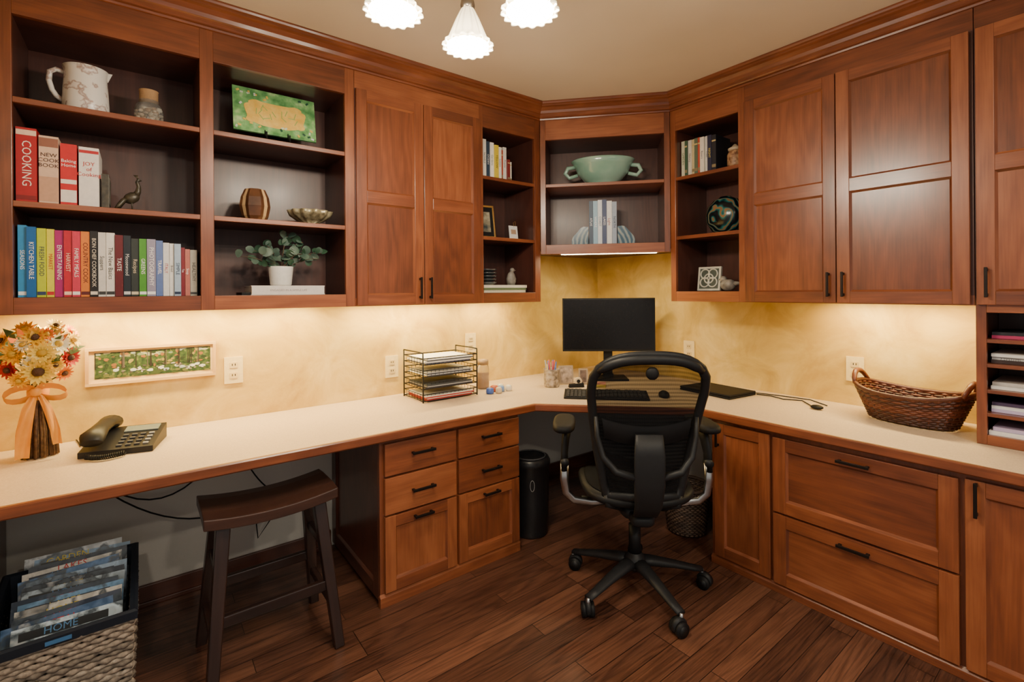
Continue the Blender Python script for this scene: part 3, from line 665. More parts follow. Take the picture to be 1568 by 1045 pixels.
# ------------------------------------------------------------------ flowers
b=B('flower_arrangement'); c=Vector((-.31,2.53,CT+.001))
tw=noise_col('twig_bundle',[(.3,(.04,.018,.008)),(.7,(.17,.09,.04))],60,.7)
for k in range(80):
    a=random.random()*6.28; r0=random.uniform(.01,.056); r1=random.uniform(0,.024); r2=random.uniform(0,.05)
    b.tube([c+Vector((r0*math.cos(a),r0*math.sin(a),.002)),c+Vector((r0*.9*math.cos(a),r0*.9*math.sin(a),.1)),c+Vector((r1*math.cos(a),r1*math.sin(a),.23)),c+Vector((r2*math.cos(a),r2*math.sin(a),.34))],.0038,tw,5)
rib=noise_col('orange_ribbon',[(.3,(.62,.24,.02)),(.7,(.78,.36,.05))],10,.5)
b.lathe(c+Vector((0,0,.215)),[(.03,0),(.032,.03),(.03,.045)],rib,20)
def strip(pts,ws,mat):
    P=[Vector(p) for p in pts]
    def f(u,v):
        i=min(int(u*(len(P)-1)),len(P)-2); t=u*(len(P)-1)-i; p=P[i].lerp(P[i+1],t); w=ws[i]+(ws[i+1]-ws[i])*t
        return p+Vector((1,.06,0))*(v-.5)*w+Vector((0,.006*math.sin(v*pi*2+u*5),0))
    b.grid(f,len(P)*4,6,mat)
strip([c+Vector((-.005,-.035,.245)),c+Vector((-.02,-.058,.19)),c+Vector((-.03,-.070,.11)),c+Vector((-.034,-.068,.015))],[.018,.036,.042,.038],rib)
strip([c+Vector((.005,-.037,.245)),c+Vector((.030,-.056,.19)),c+Vector((.052,-.064,.11)),c+Vector((.060,-.062,.05))],[.014,.026,.028,.026],rib)
for s in (-1,1):
    pts=[]
    for k in range(13):
        a=k/12*pi*2; pts.append(c+Vector((s*(.045-.045*math.cos(a))*.95,-.045-.014*math.sin(a),.252+.026*math.sin(a)-.008*(1-math.cos(a)))))
    def f(u,v,pts=pts):
        i=min(int(u*12),11); t=u*12-i; return pts[i].lerp(pts[i+1],t)+Vector((0,-.75,.65))*(v-.5)*.038
    b.grid(f,24,2,rib)
b.sph(c+Vector((0,-.05,.25)),(.018,.014,.018),rib)
def flower(ctr,nrm,r,pc,cc,n=12,layers=2,crs=.3):
    nrm=Vector(nrm).normalized(); a=Vector((0,0,1)) if abs(nrm.z)<.9 else Vector((1,0,0)); x=a.cross(nrm).normalized(); y=nrm.cross(x); ctr=Vector(ctr)
    for L in range(layers):
        for k in range(n):
            an=2*pi*(k+.5*L)/n; d=x*math.cos(an)+y*math.sin(an); s=nrm.cross(d); rr=r*(1-.22*L); lift=nrm*(.12+.25*L)*r
            p=[ctr,ctr+d*rr*.5+s*rr*.22+lift*.5,ctr+d*rr+lift,ctr+d*rr*.5-s*rr*.22+lift*.5,ctr+d*rr*.5+lift*.3]
            b.faces(p,[(0,1,4),(1,2,4),(2,3,4),(3,0,4)],pc,smooth=True)
    b.sph(ctr+nrm*r*.12,r*crs,cc,seg=10)
ye=pm((.78,.42,.01),.6);cr=pm((.76,.54,.08),.6);rd=pm((.45,.012,.01),.6);wh=pm((.76,.70,.48),.6);br=pm((.06,.025,.012),.8,bump=.8,bscale=300); og=pm((.70,.18,.01),.6); gc=pm((.45,.28,.02),.7); gr=pm((.05,.085,.018),.6)
fl=[((.01,-.09,.36),.062,cr,br),((-.055,-.07,.43),.05,ye,gc),((.06,-.06,.46),.045,wh,gc),((.09,-.03,.40),.042,rd,br),((-.07,-.06,.37),.04,rd,br),((0,-.08,.49),.045,ye,br),((.02,-.09,.43),.05,cr,gc),((-.03,-.03,.52),.04,ye,gc),((.075,-.04,.34),.035,og,br),((-.09,-.02,.48),.04,ye,br),((.10,-.01,.47),.035,cr,gc),((-.04,-.09,.33),.035,ye,gc),((.05,-.0,.53),.035,cr,br),((-.09,0,.41),.04,cr,gc),((.09,.04,.5),.035,og,gc),((0,.05,.5),.05,ye,br),((-.01,-.1,.395),.03,wh,gc),((.055,-.09,.38),.032,ye,br),((-.03,-.09,.465),.03,wh,gc),((.03,-.07,.5),.03,og,gc)]
for (o,r,pc_,cc) in fl:
    v=Vector((o[0],o[1]*.8,o[2]*.94-.01)); flower(c+v,(v.x*1.2+random.uniform(-.02,.02),v.y-.06,(v.z-.38)*.8),r,pc_,cc,n=random.choice((10,13,14)))
    b.tube([c+Vector((0,0,.26)),c+v],.0025,gr,5)
for k in range(70):
    a=random.random()*6.28; e_=random.uniform(-.3,1.2); d=Vector((math.cos(a)*math.cos(e_),math.sin(a)*math.cos(e_)*.8,math.sin(e_))); p=c+Vector((0,-.01,.38))+d*random.uniform(.07,.115); s=d.orthogonal().normalized()*.014
    b.faces([p-d*.025,p+s,p+d*.03,p-s],[(0,1,2,3)],random.choice([gr,gr,pm((.4,.25,.05),.6),og]))
b.done()
# ------------------------------------------------------------------ telephone
b=B('desk_telephone',T(-.05,2.455,CT+.001)@Rz(-14),bevel=.004)
gy=pm((.012,.012,.014),.42,name='phone_plastic',spec=.3)
pts=[(-.12,-.10,0),(.11,-.10,0),(.11,.11,0),(-.12,.11,0),(-.12,-.10,.022),(.11,-.10,.022),(.11,.11,.06),(-.12,.11,.06)]
b.faces(pts,[(3,2,1,0),(4,5,6,7),(0,1,5,4),(1,2,6,5),(2,3,7,6),(3,0,4,7)],gy)
sl=math.atan2(.038,.21); RS=T(0,-.10,.022)@Matrix.Rotation(sl,4,'X')
b.box(-.02,.095,.145,.195,0,.006,pm((.14,.17,.16),.3,name='lcd'),R=RS)
for i in range(4):
    for j in range(4): b.box(-.012+i*.028,.006+i*.028,.02+j*.029,.032+j*.029,0,.006,pm((.06,.06,.065),.5,spec=.2) if i<3 else pm((.22,.22,.22),.5),R=RS)
b.tube([(-.075,-.11,.055),(-.078,-.085,.075),(-.078,-.02,.085),(-.078,.05,.09),(-.075,.095,.088),(-.075,.115,.075)],[.028,.034,.026,.026,.034,.028],gy,14,sq=(1.2,.75))
pts=[]
for k in range(160):
    u=k/159; a=u*2*pi*22; p=Vector((-.09+.12*u,-.125-.03*math.sin(u*pi),.012)); pts.append(p+Vector((0,.008*math.cos(a),.008*math.sin(a)+0)))
b.tube(pts,.0028,BLK,5)
b.tube([(-.12,.05,.02),(-.17,.08,.004),(-.2,.15,.004),(-.22,.19,.004)],.003,BLK,5)
b.done()
# ------------------------------------------------------------------ wire letter tray
b=B('wire_letter_tray'); x0,x1,y0,y1=1.215,1.565,2.385,2.625; zb_=CT+.004
wm=pm((.012,.012,.012),.5,0,name='black_wire',spec=.3)
for k in range(4):
    z=zb_+.005+k*.066
    for zz in (z,z+.035): b.tube([(x0,y1,zz),(x0,y0,zz),(x1,y0,zz),(x1,y1,zz)],.003,wm,5,closed=True)
    for i in range(15): xx=x0+(x1-x0)*i/14; b.tube([(xx,y0,z+.035),(xx,y0,z),(xx,y1,z),(xx,y1,z+.035)],.0014,wm,4)
    for i in range(8): yy=y0+(y1-y0)*i/7; b.tube([(x0,yy,z+.035),(x0,yy,z)],.0014,wm,4); b.tube([(x1,yy,z+.035),(x1,yy,z)],.0014,wm,4)
for xx in (x0,x1):
    for yy in (y0,y1): b.cyl((xx,yy,zb_-.003),(xx,yy,zb_+.268),.004,wm,seg=6)
    b.tube([(xx,y0,zb_+.268),(xx,y0+.05,zb_+.27),(xx,y1,zb_+.268)],.004,wm,6)
pl=[['#8c2020','#c8c4bc','#b84440','#d8d4cc'],['#2a2a34','#e8e6e2','#3a4048'],['#4a4a50','#e0e0de','#2a2e38','#b8b8b4'],['#687090','#d8d6d0','#404448','#e8e8e6']]
for k,l in enumerate(pl):
    z=zb_+.0075+k*.066
    for c_ in l:
        h=random.uniform(.004,.009); b.box(x0+.01+random.random()*.02,x1-.02-random.random()*.03,y0-.008+random.random()*.01,y1-.02,z,z+h-.0005,pm(col(c_),.6)); z+=h
b.done()
b=B('candle_jar'); b.lathe((1.70,2.52,CT+.001),[(0,0),(.035,0),(.038,.008),(.038,.12),(.034,.14),(.03,.15)],GLS,24); b.lathe((1.70,2.52,CT+.006),[(0,0),(.032,0),(.032,.09),(0,.092)],pm((.5,.28,.14),.5,name='wax'),20); b.lathe((1.70,2.52,CT+.15),[(.0,0),(.034,0),(.034,.03),(0,.035)],pm((.35,.23,.12),.4),20); b.done()
b=B('desk_trinkets')
for i,(x,y,s,c_) in enumerate([(1.64,2.36,.022,'#4060b0'),(1.69,2.34,.018,'#c8b8a0'),(1.73,2.37,.02,'#7090c8'),(1.78,2.36,.02,'#e0d8c8'),(1.70,2.40,.024,'#b0502c'),(1.76,2.42,.022,'#d8d0c0')]):
    b.lathe((x,y,CT+.001),[(0,0),(s,0),(s*1.1,.01),(s,.028),(s*.7,.034),(0,.036)],pm(col(c_),.3),14)
b.done()
b=B('pencil_cup'); c=Vector((2.07,2.29,CT+.001)); cupm=noise_col('photo_wrapped_cup',[(.3,(.08,.065,.055)),(.5,(.30,.25,.20)),(.7,(.5,.45,.4))],40,.35)
b.lathe(c,[(0,0),(.047,0),(.05,.006),(.05,.105),(.052,.112),(.047,.112),(.045,.01),(0,.01)],cupm,28)
for k in range(15):
    a=random.random()*6.28; r=.03*random.random(); lean=Vector((math.cos(a)*.03,math.sin(a)*.03,0)); p0=c+Vector((r*math.cos(a),r*math.sin(a),.012)); p1=p0+lean*.6+Vector((0,0,random.uniform(.13,.165)))
    b.cyl(p0,p1,.0038,pm(random.choice([(.02,.02,.03),(.5,.05,.04),(.05,.1,.4),(.7,.5,.05),(.3,.3,.3)]),.4),seg=6)
b.done()
for (x,y,w,h,yaw,c_) in ((2.19,2.28,.095,.12,-30,(.55,.42,.32)),(2.275,2.21,.06,.10,-38,(.2,.13,.10))):
    b=B('small_photo_frame',T(x,y,CT+.001)@Rz(yaw)@Rx(-9),bevel=.002); b.box(-w/2,w/2,-.005,.005,0.002,h,pm((.32,.25,.18),.4)); b.box(-w/2+.01,w/2-.01,-.0065,-.005,.012,h-.01,noise_col('snapshot',[(.3,tuple(v*.3 for v in c_)),(.7,c_)],35,.4)); b.box(-.008,.008,.005,.03,0.002,.004,BLK); b.done()
b=B('tape_dispenser',T(2.17,2.17,CT+.001)@Rz(-30),bevel=.003)
b.faces([(-.05,-.014,0),(.05,-.014,0),(.05,.014,0),(-.05,.014,0),(-.045,-.014,.02),(.045,-.014,.028),(.045,.014,.028),(-.045,.014,.02)],[(3,2,1,0),(4,5,6,7),(0,1,5,4),(1,2,6,5),(2,3,7,6),(3,0,4,7)],BLK)
b.cyl((.012,-.010,.038),(.012,.010,.038),.024,pm((.55,.45,.3),.4),seg=20); b.cyl((.012,-.013,.038),(.012,.013,.038),.012,BLK,seg=16); b.done()
b=B('sticky_note_pad',T(2.30,2.09,CT+.001)@Rz(-50),bevel=.001); b.box(-.036,.036,-.036,.036,0,.018,pm((.75,.62,.12),.7)); b.box(-.036,.036,-.036,.036,.0185,.024,pm((.7,.3,.25),.7)); b.done()
b=B('computer_mouse',T(2.36,1.66,CT+.001)@Rz(-46),bevel=0); b.lathe((0,0,0),[(.0,0),(.030,0),(.032,.010),(.028,.022),(.016,.031),(0,.034)],BLK,24,sx=.95,sy=1.6); b.tube([(0,.045,.012),(0,.10,.004),(.02,.16,.004)],.0018,BLK,5); b.done()
# ------------------------------------------------------------------ monitor etc
MM=T(2.55,2.235,CT+.001)@Rz(-40)
b=B('computer_monitor',MM,bevel=.003)
b.box(-.315,.315,-.012,.018,.19,.555,BLK); b.box(-.307,.307,-.0135,-.012,.203,.547,BLKG)
b.box(-.2,.2,.018,.035,.26,.49,BLK); b.box(-.03,.03,.03,.05,.02,.34,BLK)
b.box(-.12,.12,-.09,.10,0,.012,BLK); b.box(-.035,.035,.02,.06,.01,.03,BLK)
b.done()
KM=T(2.10,1.865,CT+.001)@Rz(-46.2)
b=B('computer_keyboard',KM,bevel=.0015)
b.faces([(-.235,-.078,0),(.235,-.078,0),(.235,.078,0),(-.235,.078,0),(-.235,-.078,.010),(.235,-.078,.010),(.235,.078,.026),(-.235,.078,.026)],[(3,2,1,0),(4,5,6,7),(0,1,5,4),(1,2,6,5),(2,3,7,6),(3,0,4,7)],BLK)
km=pm((.03,.03,.034),.5,name='key',spec=.25); RK=T(0,-.078,.010)@Matrix.Rotation(math.atan2(.016,.156),4,'X')
for r in range(6):
    for k in range(20):
        if r==5 and k%5==4: continue
        xx=-.222+k*.0222; b.box(xx,xx+.018,.010+r*.0235,.028+r*.0235,0,.006,km,R=RK)
b.done()
LAPM=pm((.008,.008,.010),.55,name='laptop_lid',spec=.15)
b=B('laptop',T(2.70,1.535,CT+.001)@Rz(-97),bevel=.004); b.box(-.17,.17,-.12,.12,0,.012,LAPM); b.box(-.17,.17,-.12,.12,.013,.024,LAPM); b.done()
b=B('laptop_cord'); b.tube([(2.80,1.35,CT+.006),(2.82,1.28,CT+.005),(2.79,1.2,CT+.005),(2.83,1.12,CT+.005),(2.75,1.05,CT+.005),(2.70,1.02,CT+.005)],.003,BLK,6); b.tube([(2.80,1.37,CT+.012),(2.86,1.25,CT+.006),(2.88,1.1,CT+.006),(2.80,.99,CT+.006)],.003,BLK,6); b.sph((2.70,1.0,CT+.012),(.022,.03,.011),BLK); b.done()
# ------------------------------------------------------------------ woven things
def weave(b,c,z0,z1,a0,a1,rows,stakes,rad,mats,pw=2,rot=0,amp=.004,zf=None,sub=2,twist=0):
    seg=stakes*sub
    Rm=Matrix.Rotation(math.radians(rot),4,'Z')
    def P(u,th,off=0):
        ax=a0[0]+(a1[0]-a0[0])*u+off; ay=a0[1]+(a1[1]-a0[1])*u+off
        ca,sa=math.cos(th),math.sin(th)
        v=Vector((ax*math.copysign(abs(ca)**(2/pw),ca),ay*math.copysign(abs(sa)**(2/pw),sa),z0+(z1-z0)*u+(zf(th)*u if zf else 0)))
        return Vector(c)+Rm@v
    for r in range(rows):
        u=(r+.5)/rows; b.tube([P(u,2*pi*k/seg+.001,(amp if (k+r)%2 else -amp)) for k in range(seg)],[rad*(1+twist*math.sin(k*1.9+r)) for k in range(seg)],random.choice(mats),6,closed=True)
    for k in range(stakes):
        th=2*pi*(k)/stakes; b.tube([P(u/6,th) for u in range(7)],rad*.8,mats[0],5)
    return P
wk=[pm((.075,.018,.008),.4,name='red_wicker'),pm((.12,.030,.013),.4),pm((.045,.012,.007),.4)]
b=B('wicker_basket'); c=(2.755,.635,CT+.004)
zf=lambda th:.03*math.cos(th)**2
P=weave(b,c,.004,.125,(.155,.085),(.212,.135),13,30,.0062,wk,pw=2.4,rot=82,zf=zf)
b.pad((c[0],c[1],c[2]+.008),.15,.08,.006,wk[1],pw=2.4,R=Matrix.Rotation(math.radians(82),3,'Z'))
for off in (0,.012): b.tube([P(1.02+off,2*pi*k/48) for k in range(48)],.009,wk[0],8,closed=True)
for s in (0,pi):
    pts=[]
    for k in range(9):
        th=s+(k/8-.5)*.9; v=P(1.0,th,.004); pts.append(v+Vector((0,0,.05*math.sin(k/8*pi)+.002)))
    b.tube(pts,[.008,.010,.011,.012,.012,.012,.011,.010,.008],wk[1],8)
b.done()
sg=[noise_col('seagrass_%d'%i,[(.3,tuple(v*.45 for v in q)),(.7,q)],90,.8) for i,q in enumerate([(.36,.29,.23),(.29,.235,.19),(.44,.37,.30),(.22,.18,.145)])]
b=B('magazine_basket'); c=(-.205,2.235,.002)
def sq_path(ax,ay,n):
    per=4*(ax+ay); out=[]
    for k in range(n):
        d=per*k/n
        if d<2*ax: p=(-ax+d,-ay,0,-1)
        elif d<2*ax+2*ay: p=(ax,-ay+d-2*ax,1,0)
        elif d<4*ax+2*ay: p=(ax-(d-2*ax-2*ay),ay,0,1)
        else: p=(-ax,ay-(d-4*ax-2*ay),-1,0)
        out.append(p)
    return out
rows=21; n=76
for r in range(rows):
    u=(r+.5)/rows; ax=.165+.013*u; ay=.205+.013*u; z=.008+.312*u
    pts=[Vector((c[0]+x+nx*(.0055 if (k+r)%2 else -.0035),c[1]+y+ny*(.0055 if (k+r)%2 else -.0035),c[2]+z+random.uniform(-.002,.002))) for k,(x,y,nx,ny) in enumerate(sq_path(ax,ay,n))]
    b.tube(pts,[.0088*random.uniform(.75,1.2) for _ in pts],random.choice(sg),6,closed=True)
b.box(c[0]-.162,c[0]+.162,c[1]-.202,c[1]+.202,.004,.02,sg[3])
lin=pm((.010,.014,.024),.5,name='navy_liner',spec=.3)
def liner(o,z): return [Vector((c[0]+sx*(.165+o),c[1]+sy*(.205+o),z+(.035 if sy>0 else 0))) for sx,sy in ((-1,-1),(1,-1),(1,1),(-1,1))]
rs=[liner(.024,.318),liner(.026,.344),liner(.018,.349),liner(.004,.344),liner(-.008,.02)]
b.rings(rs,lin,smooth=False,cap0=False)
b.box(c[0]-.03,c[0]+.03,c[1]-.2325,c[1]-.231,.325,.337,pm(col('#3a6a9a'),.5))
mags=['#a8b8c4','#2a4f7a','#10203a','#c0bcb4','#5a88b0','#182c44','#98a8b4','#0f1c30','#88a0b8','#2d5e90','#b8b4ac','#101c2c','#5f80a0','#a8acb0']
for k,c_ in enumerate(mags):
    y=2.075+k*.021; h=.300+k*.008
    R=T(-.205+random.uniform(-.014,.014),y,.03)@Rx(-21+random.uniform(-2,2))@Ry(random.uniform(-3,3))
    if y+math.sin(math.radians(21))*h>2.50: h=.30; R=T(-.205,y,.03)@Rx(-10)
    cv=noise_col('magazine_cover',[(.36,col(c_)),(.46,tuple(min(1,v*1.5+.05) for v in col(c_))),(.54,(.05,.07,.09)),(.62,tuple(v*.6 for v in col(c_))),(.72,(.5,.52,.54))],14,.3,detail=4)
    b.box(-.138,.138,-.0015,0,0,h,cv,R=R); b.box(-.137,.137,0,.005,.002,h-.002,pm((.45,.45,.45),.7),R=R)
    if k%2==0:
        b.box(-.12,.10,-.0022,-.0015,h-.038,h-.014,pm(col(random.choice(['#d4d4d2','#16243c','#101418'])),.4),R=R)
    b.text(random.choice(['COASTAL','HOME','TRAVEL','GARDEN','LAKES']),.03,R@T(-.02,-.0028,h-.026)@Rx(90),pm(col(random.choice(['#d8c040','#c83030','#5080b0'])),.5))
b.done()
b=B('wicker_wastebasket'); c=(2.48,1.60,.003)
wd=[pm((.05,.028,.018),.6),pm((.08,.045,.028),.6)]
P=weave(b,c,.005,.26,(.10,.10),(.125,.125),24,26,.0065,wd)
b.tube([P(1.0,2*pi*k/40) for k in range(40)],.010,wd[0],8,closed=True); b.pad((c[0],c[1],.012),.095,.095,.006,wd[0],pw=2); b.done()
b=B('trash_bin'); c=(1.765,2.14,.002); bk=pm((.012,.012,.014),.35,name='bin_plastic',spec=.4)
k_=1.07
b.lathe(c,[(0,0),(.088*k_,0),(.092*k_,.01),(.098*k_,.20),(.102*k_,.39),(.106*k_,.395),(.106*k_,.415),(.10*k_,.425),(.098*k_,.432),(.088*k_,.435),(.080*k_,.43),(.074*k_,.42),(0,.418)],bk,40)
b.tube([Vector(c)+Vector((.086*math.cos(a),.086*math.sin(a),.437)) for a in [2*pi*i/36 for i in range(36)]],.004,pm((.06,.06,.065),.2),6,closed=True)
e_=Vector((-.56,-.83,0)).normalized(); s_=Vector((e_.y,-e_.x,0))
b.tube([Vector(c)+e_*.1085+s_*.012*math.cos(a)+Vector((0,0,.3+.03*math.sin(a))) for a in [2*pi*i/20 for i in range(20)]],.0015,pm((.3,.3,.3),.4),5,closed=True)
b.done()
# ------------------------------------------------------------------ saddle stool
b=B('saddle_stool',bevel=.004)
cx,cy=.392,2.09; hw,hd=.228,.132; sz=.605
def top(x,y): return sz-.020+.022*(abs(x)/hw)**2
nx,ny=16,4; pts=[];
for i in range(nx+1):
    for j in range(ny+1):
        x=-hw+2*hw*i/nx; y=-hd+2*hd*j/ny; pts.append((cx+x,cy+y,top(x,y)-.006*(abs(y)/hd)**4))
N=len(pts); pts+=[(x,y,z-.040) for x,y,z in pts]
w=ny+1; fs=[]
for i in range(nx):
    for j in range(ny):
        a=i*w+j; fs.append((a,a+w,a+w+1,a+1)); fs.append((N+a,N+a+1,N+a+w+1,N+a+w))
for i in range(nx):
    a=i*w; fs.append((a,N+a,N+a+w,a+w)); a=i*w+ny; fs.append((a,a+w,N+a+w,N+a))
for j in range(ny):
    a=j; fs.append((a,a+1,N+a+1,N+a)); a=nx*w+j; fs.append((a,N+a,N+a+1,a+1))
b.faces(pts,fs,WAL,g='x')
tp={};bt={}
for sx in(-1,1):
    for sy in(-1,1):
        t=Vector((cx+sx*.165,cy+sy*.085,.55)); q=Vector((cx+sx*.213,cy+sy*.175,.0)); tp[sx,sy]=t;bt[sx,sy]=q
        b.beam(q,t,.036,.040,WAL,.046,.044)
def lp(k,z): 
    f=z/.55; return bt[k].lerp(tp[k],f)
for sy in (-1,1): b.beam(lp((-1,sy),.235),lp((1,sy),.235),.022,.04,WAL)
for sx in (-1,1):
    b.beam(lp((sx,-1),.16),lp((sx,1),.16),.022,.034,WAL); b.beam(lp((sx,-1),.38),lp((sx,1),.38),.022,.034,WAL)
b.done()
# ------------------------------------------------------------------ office chair
MC=T(1.80,1.43,0)@Rz(-40)
b=B('mesh_office_chair',MC,bevel=0)
GR=pm((.013,.0135,.015),.48,name='graphite_frame',spec=.3)
R_=.315
for k in range(5):
    a=math.radians(77+72*k); d=Vector((math.cos(a),math.sin(a),0)); s=Vector((-d.y,d.x,0))
    rs=[]
    for u,w_,h,z in ((.02,.036,.05,.135),(.08,.032,.045,.13),(.18,.026,.034,.112),(.27,.022,.026,.092),(.315,.02,.02,.084)):
        p=d*u+Vector((0,0,z)); rs.append([p+s*w_*math.cos(t)*1.0+Vector((0,0,h/2*math.sin(t))) for t in [2*pi*i/12+.26 for i in range(12)]])
    b.rings(rs,GR)
    p=d*R_; b.cyl(p+Vector((0,0,.05)),p+Vector((0,0,.085)),.009,CHROME,seg=10)
    ca=a+1.1+k*.7; cd=Vector((math.cos(ca),math.sin(ca),0)); q=p+Vector((-cd.y,cd.x,0))*.012
    for sg_ in (-1,1):
        b.cyl(q+cd*sg_*.008+Vector((0,0,.031)),q+cd*sg_*.026+Vector((0,0,.031)),.030,BLK,seg=24)
        b.cyl(q+cd*sg_*.026+Vector((0,0,.031)),q+cd*sg_*.028+Vector((0,0,.031)),.018,GR,seg=16)
    b.cyl(q+cd*-.01+Vector((0,0,.04)),q+cd*.01+Vector((0,0,.04)),.033,GR,seg=20)
b.lathe((0,0,.105),[(0,0),(.045,0),(.05,.01),(.05,.045),(.036,.06),(.03,.07)],GR,24)
b.cyl((0,0,.15),(0,0,.30),.027,BLK); b.cyl((0,0,.28),(0,0,.40),.018,CHROME); b.cyl((0,0,.37),(0,0,.40),.03,BLK)
b.pad((0,-.02,.44),.085,.13,.06,GR,pw=4); b.pad((0,-.10,.425),.055,.10,.05,GR,pw=4)
b.tube([(.08,-.03,.42),(.2,-.03,.41),(.24,-.03,.41)],[.006,.006,.012],BLK,8); b.tube([(-.08,.02,.42),(-.2,.02,.41),(-.24,.02,.41)],[.006,.006,.012],BLK,8)
def szf(x,y): return .022*(abs(x)/.25)**2-(.035*max(0,(y-.08)/.15)**2)
def mesh_mat():
    m,nt,p=new_mat('chair_mesh'); L=nt.links
    p.inputs['Base Color'].default_value=(.008,.008,.009,1); p.inputs['Roughness'].default_value=.7; p.inputs['Specular IOR Level'].default_value=.1
    uv=nt.nodes.new('ShaderNodeUVMap'); s=nt.nodes.new('ShaderNodeSeparateXYZ'); L.new(uv.outputs[0],s.inputs[0])
    a=math_n(nt,'SINE',math_n(nt,'MULTIPLY',s.outputs[1],230.)); a2=math_n(nt,'SINE',math_n(nt,'MULTIPLY',s.outputs[0],700.))
    al=math_n(nt,'ADD',math_n(nt,'MULTIPLY',a,.055),math_n(nt,'ADD',math_n(nt,'MULTIPLY',a2,.04),.93)); 
    al=math_n(nt,'SUBTRACT',al,math_n(nt,'MULTIPLY',math_n(nt,'MAXIMUM',math_n(nt,'SUBTRACT',s.outputs[1],.45),0.),.30))
    L.new(al,p.inputs['Alpha'])
    return m
MESH=mesh_mat()
SEATM=pm((.008,.008,.009),.8,name='seat_mesh',bump=.3,bscale=400,spec=.08)
b.pad((0,.02,.50),.25,.23,.05,BLK,pw=3.2,zf=szf)
b.pad((0,.02,.504),.225,.205,.008,SEATM,pw=3,zf=szf)
HW=[(0,.155),(.15,.172),(.35,.195),(.6,.216),(.8,.228),(.92,.224),(1,.20)]
def hw_(v):
    for (a,x),(c_,y) in zip(HW[:-1],HW[1:]):
        if v<=c_: return x+(y-x)*(v-a)/(c_-a)
    return HW[-1][1]
def bk_(u,v):
    x=(u*2-1); z=.505+.600*v-.035*abs(x)**4*max(0,(v-.6)/.4)+.02*(1-x*x)*max(0,(v-.8)/.2)
    y=-.20-.155*v+.035*math.sin(pi*v)+.03*x*x
    return Vector((x*hw_(v),y,z))
b.grid(bk_,24,24,MESH,rnd=0.0)
loop=[bk_(0,v/14) for v in range(15)]+[bk_(u/14,1) for u in range(1,14)]+[bk_(1,1-v/14) for v in range(15)]+[bk_(1-u/14,0) for u in range(1,14)]
b.tube(loop,.017,GR,10,closed=True,sq=(.8,1.15))
b.tube([bk_(u/14,.985)+Vector((0,-.006,-.004)) for u in range(0,15)],[.012]+[.021]*13+[.012],GR,10)
b.sph(bk_(.5,.93)+Vector((0,-.02,-.02)),(.026,.012,.026),BLK)
for s in (-1,1):
    b.tube([Vector((s*.205,-.245,.86)),Vector((s*.20,-.25,.78)),Vector((s*.18,-.265,.70)),Vector((s*.13,-.285,.645)),Vector((s*.05,-.295,.625))],[.008,.011,.013,.015,.016],GR,8)
    b.tube([bk_(.5+s*.5,.0),Vector((s*.15,-.18,.47)),Vector((s*.08,-.12,.43))],[.015,.016,.016],GR,8)
rs=[]
for z,y,w_,d_ in ((.80,-.295,.055,.02),(.72,-.305,.062,.022),(.60,-.30,.062,.026),(.50,-.275,.055,.03),(.44,-.22,.05,.03),(.41,-.14,.045,.025)):
    rs.append([Vector((w_*math.copysign(abs(math.cos(t))**.4,math.cos(t)),y+d_*.5*math.copysign(abs(math.sin(t))**.6,math.sin(t)),z)) for t in [2*pi*i/20 for i in range(20)]])
b.rings(rs,GR)
def lum(u,v): 
    q=bk_(.08+.84*u,.44+.14*v-.05*(1-(2*u-1)**2)); return q+Vector((0,-.02-.008*math.sin(pi*v),0))
b.grid(lum,16,5,BLK)
def lum2(u,v): return lum(u,v)+Vector((0,.012,0))
b.grid(lum2,16,5,BLK)
ARM=pm((.010,.010,.011),.6,name='arm_pad',spec=.18)
for s in (-1,1):
    b.pad((s*.318,.03,.775),.052,.13,.036,ARM,pw=3,R=Matrix.Rotation(math.radians(s*6),3,'Z'))
    b.tube([(s*.305,.0,.745),(s*.315,-.02,.70),(s*.322,-.035,.64),(s*.322,-.04,.56)],[.024,.020,.018,.018],BLK,10,sq=(.8,1.3))
    b.tube([(s*.322,-.04,.60),(s*.324,-.04,.52),(s*.315,-.04,.46),(s*.28,-.035,.425),(s*.20,-.03,.412),(s*.09,-.03,.42)],[.015,.015,.014,.013,.013,.013],CHROME,12,sq=(.8,1.3))
    b.cyl((s*.322,-.06,.60),(s*.322,-.02,.60),.019,GR,seg=14)
b.done()
# ------------------------------------------------------------------ cords
b=B('power_cords')
def cord(p): b.tube(p,.0035,BLK,6)
def sag(a,c_,d,n=14):
    a=Vector(a);c_=Vector(c_); return [a.lerp(c_,i/n)+Vector((0,0,-d*4*(i/n)*(1-i/n))) for i in range(n+1)]
cord(sag((-.25,2.60,.735),(.40,2.66,.36),.15)); cord(sag((-.23,2.62,.735),(.36,2.672,.735),.26)); cord(sag((.33,2.6,.735),(.54,2.675,.37),.06)); cord([(.52,2.68,.33),(.51,2.66,.25),(.45,2.66,.17),(.44,2.675,.3)])
b.box(.42,.45,2.65,2.69,.34,.37,BLK); b.box(.525,.56,2.65,2.69,.35,.38,BLK)
b.done()
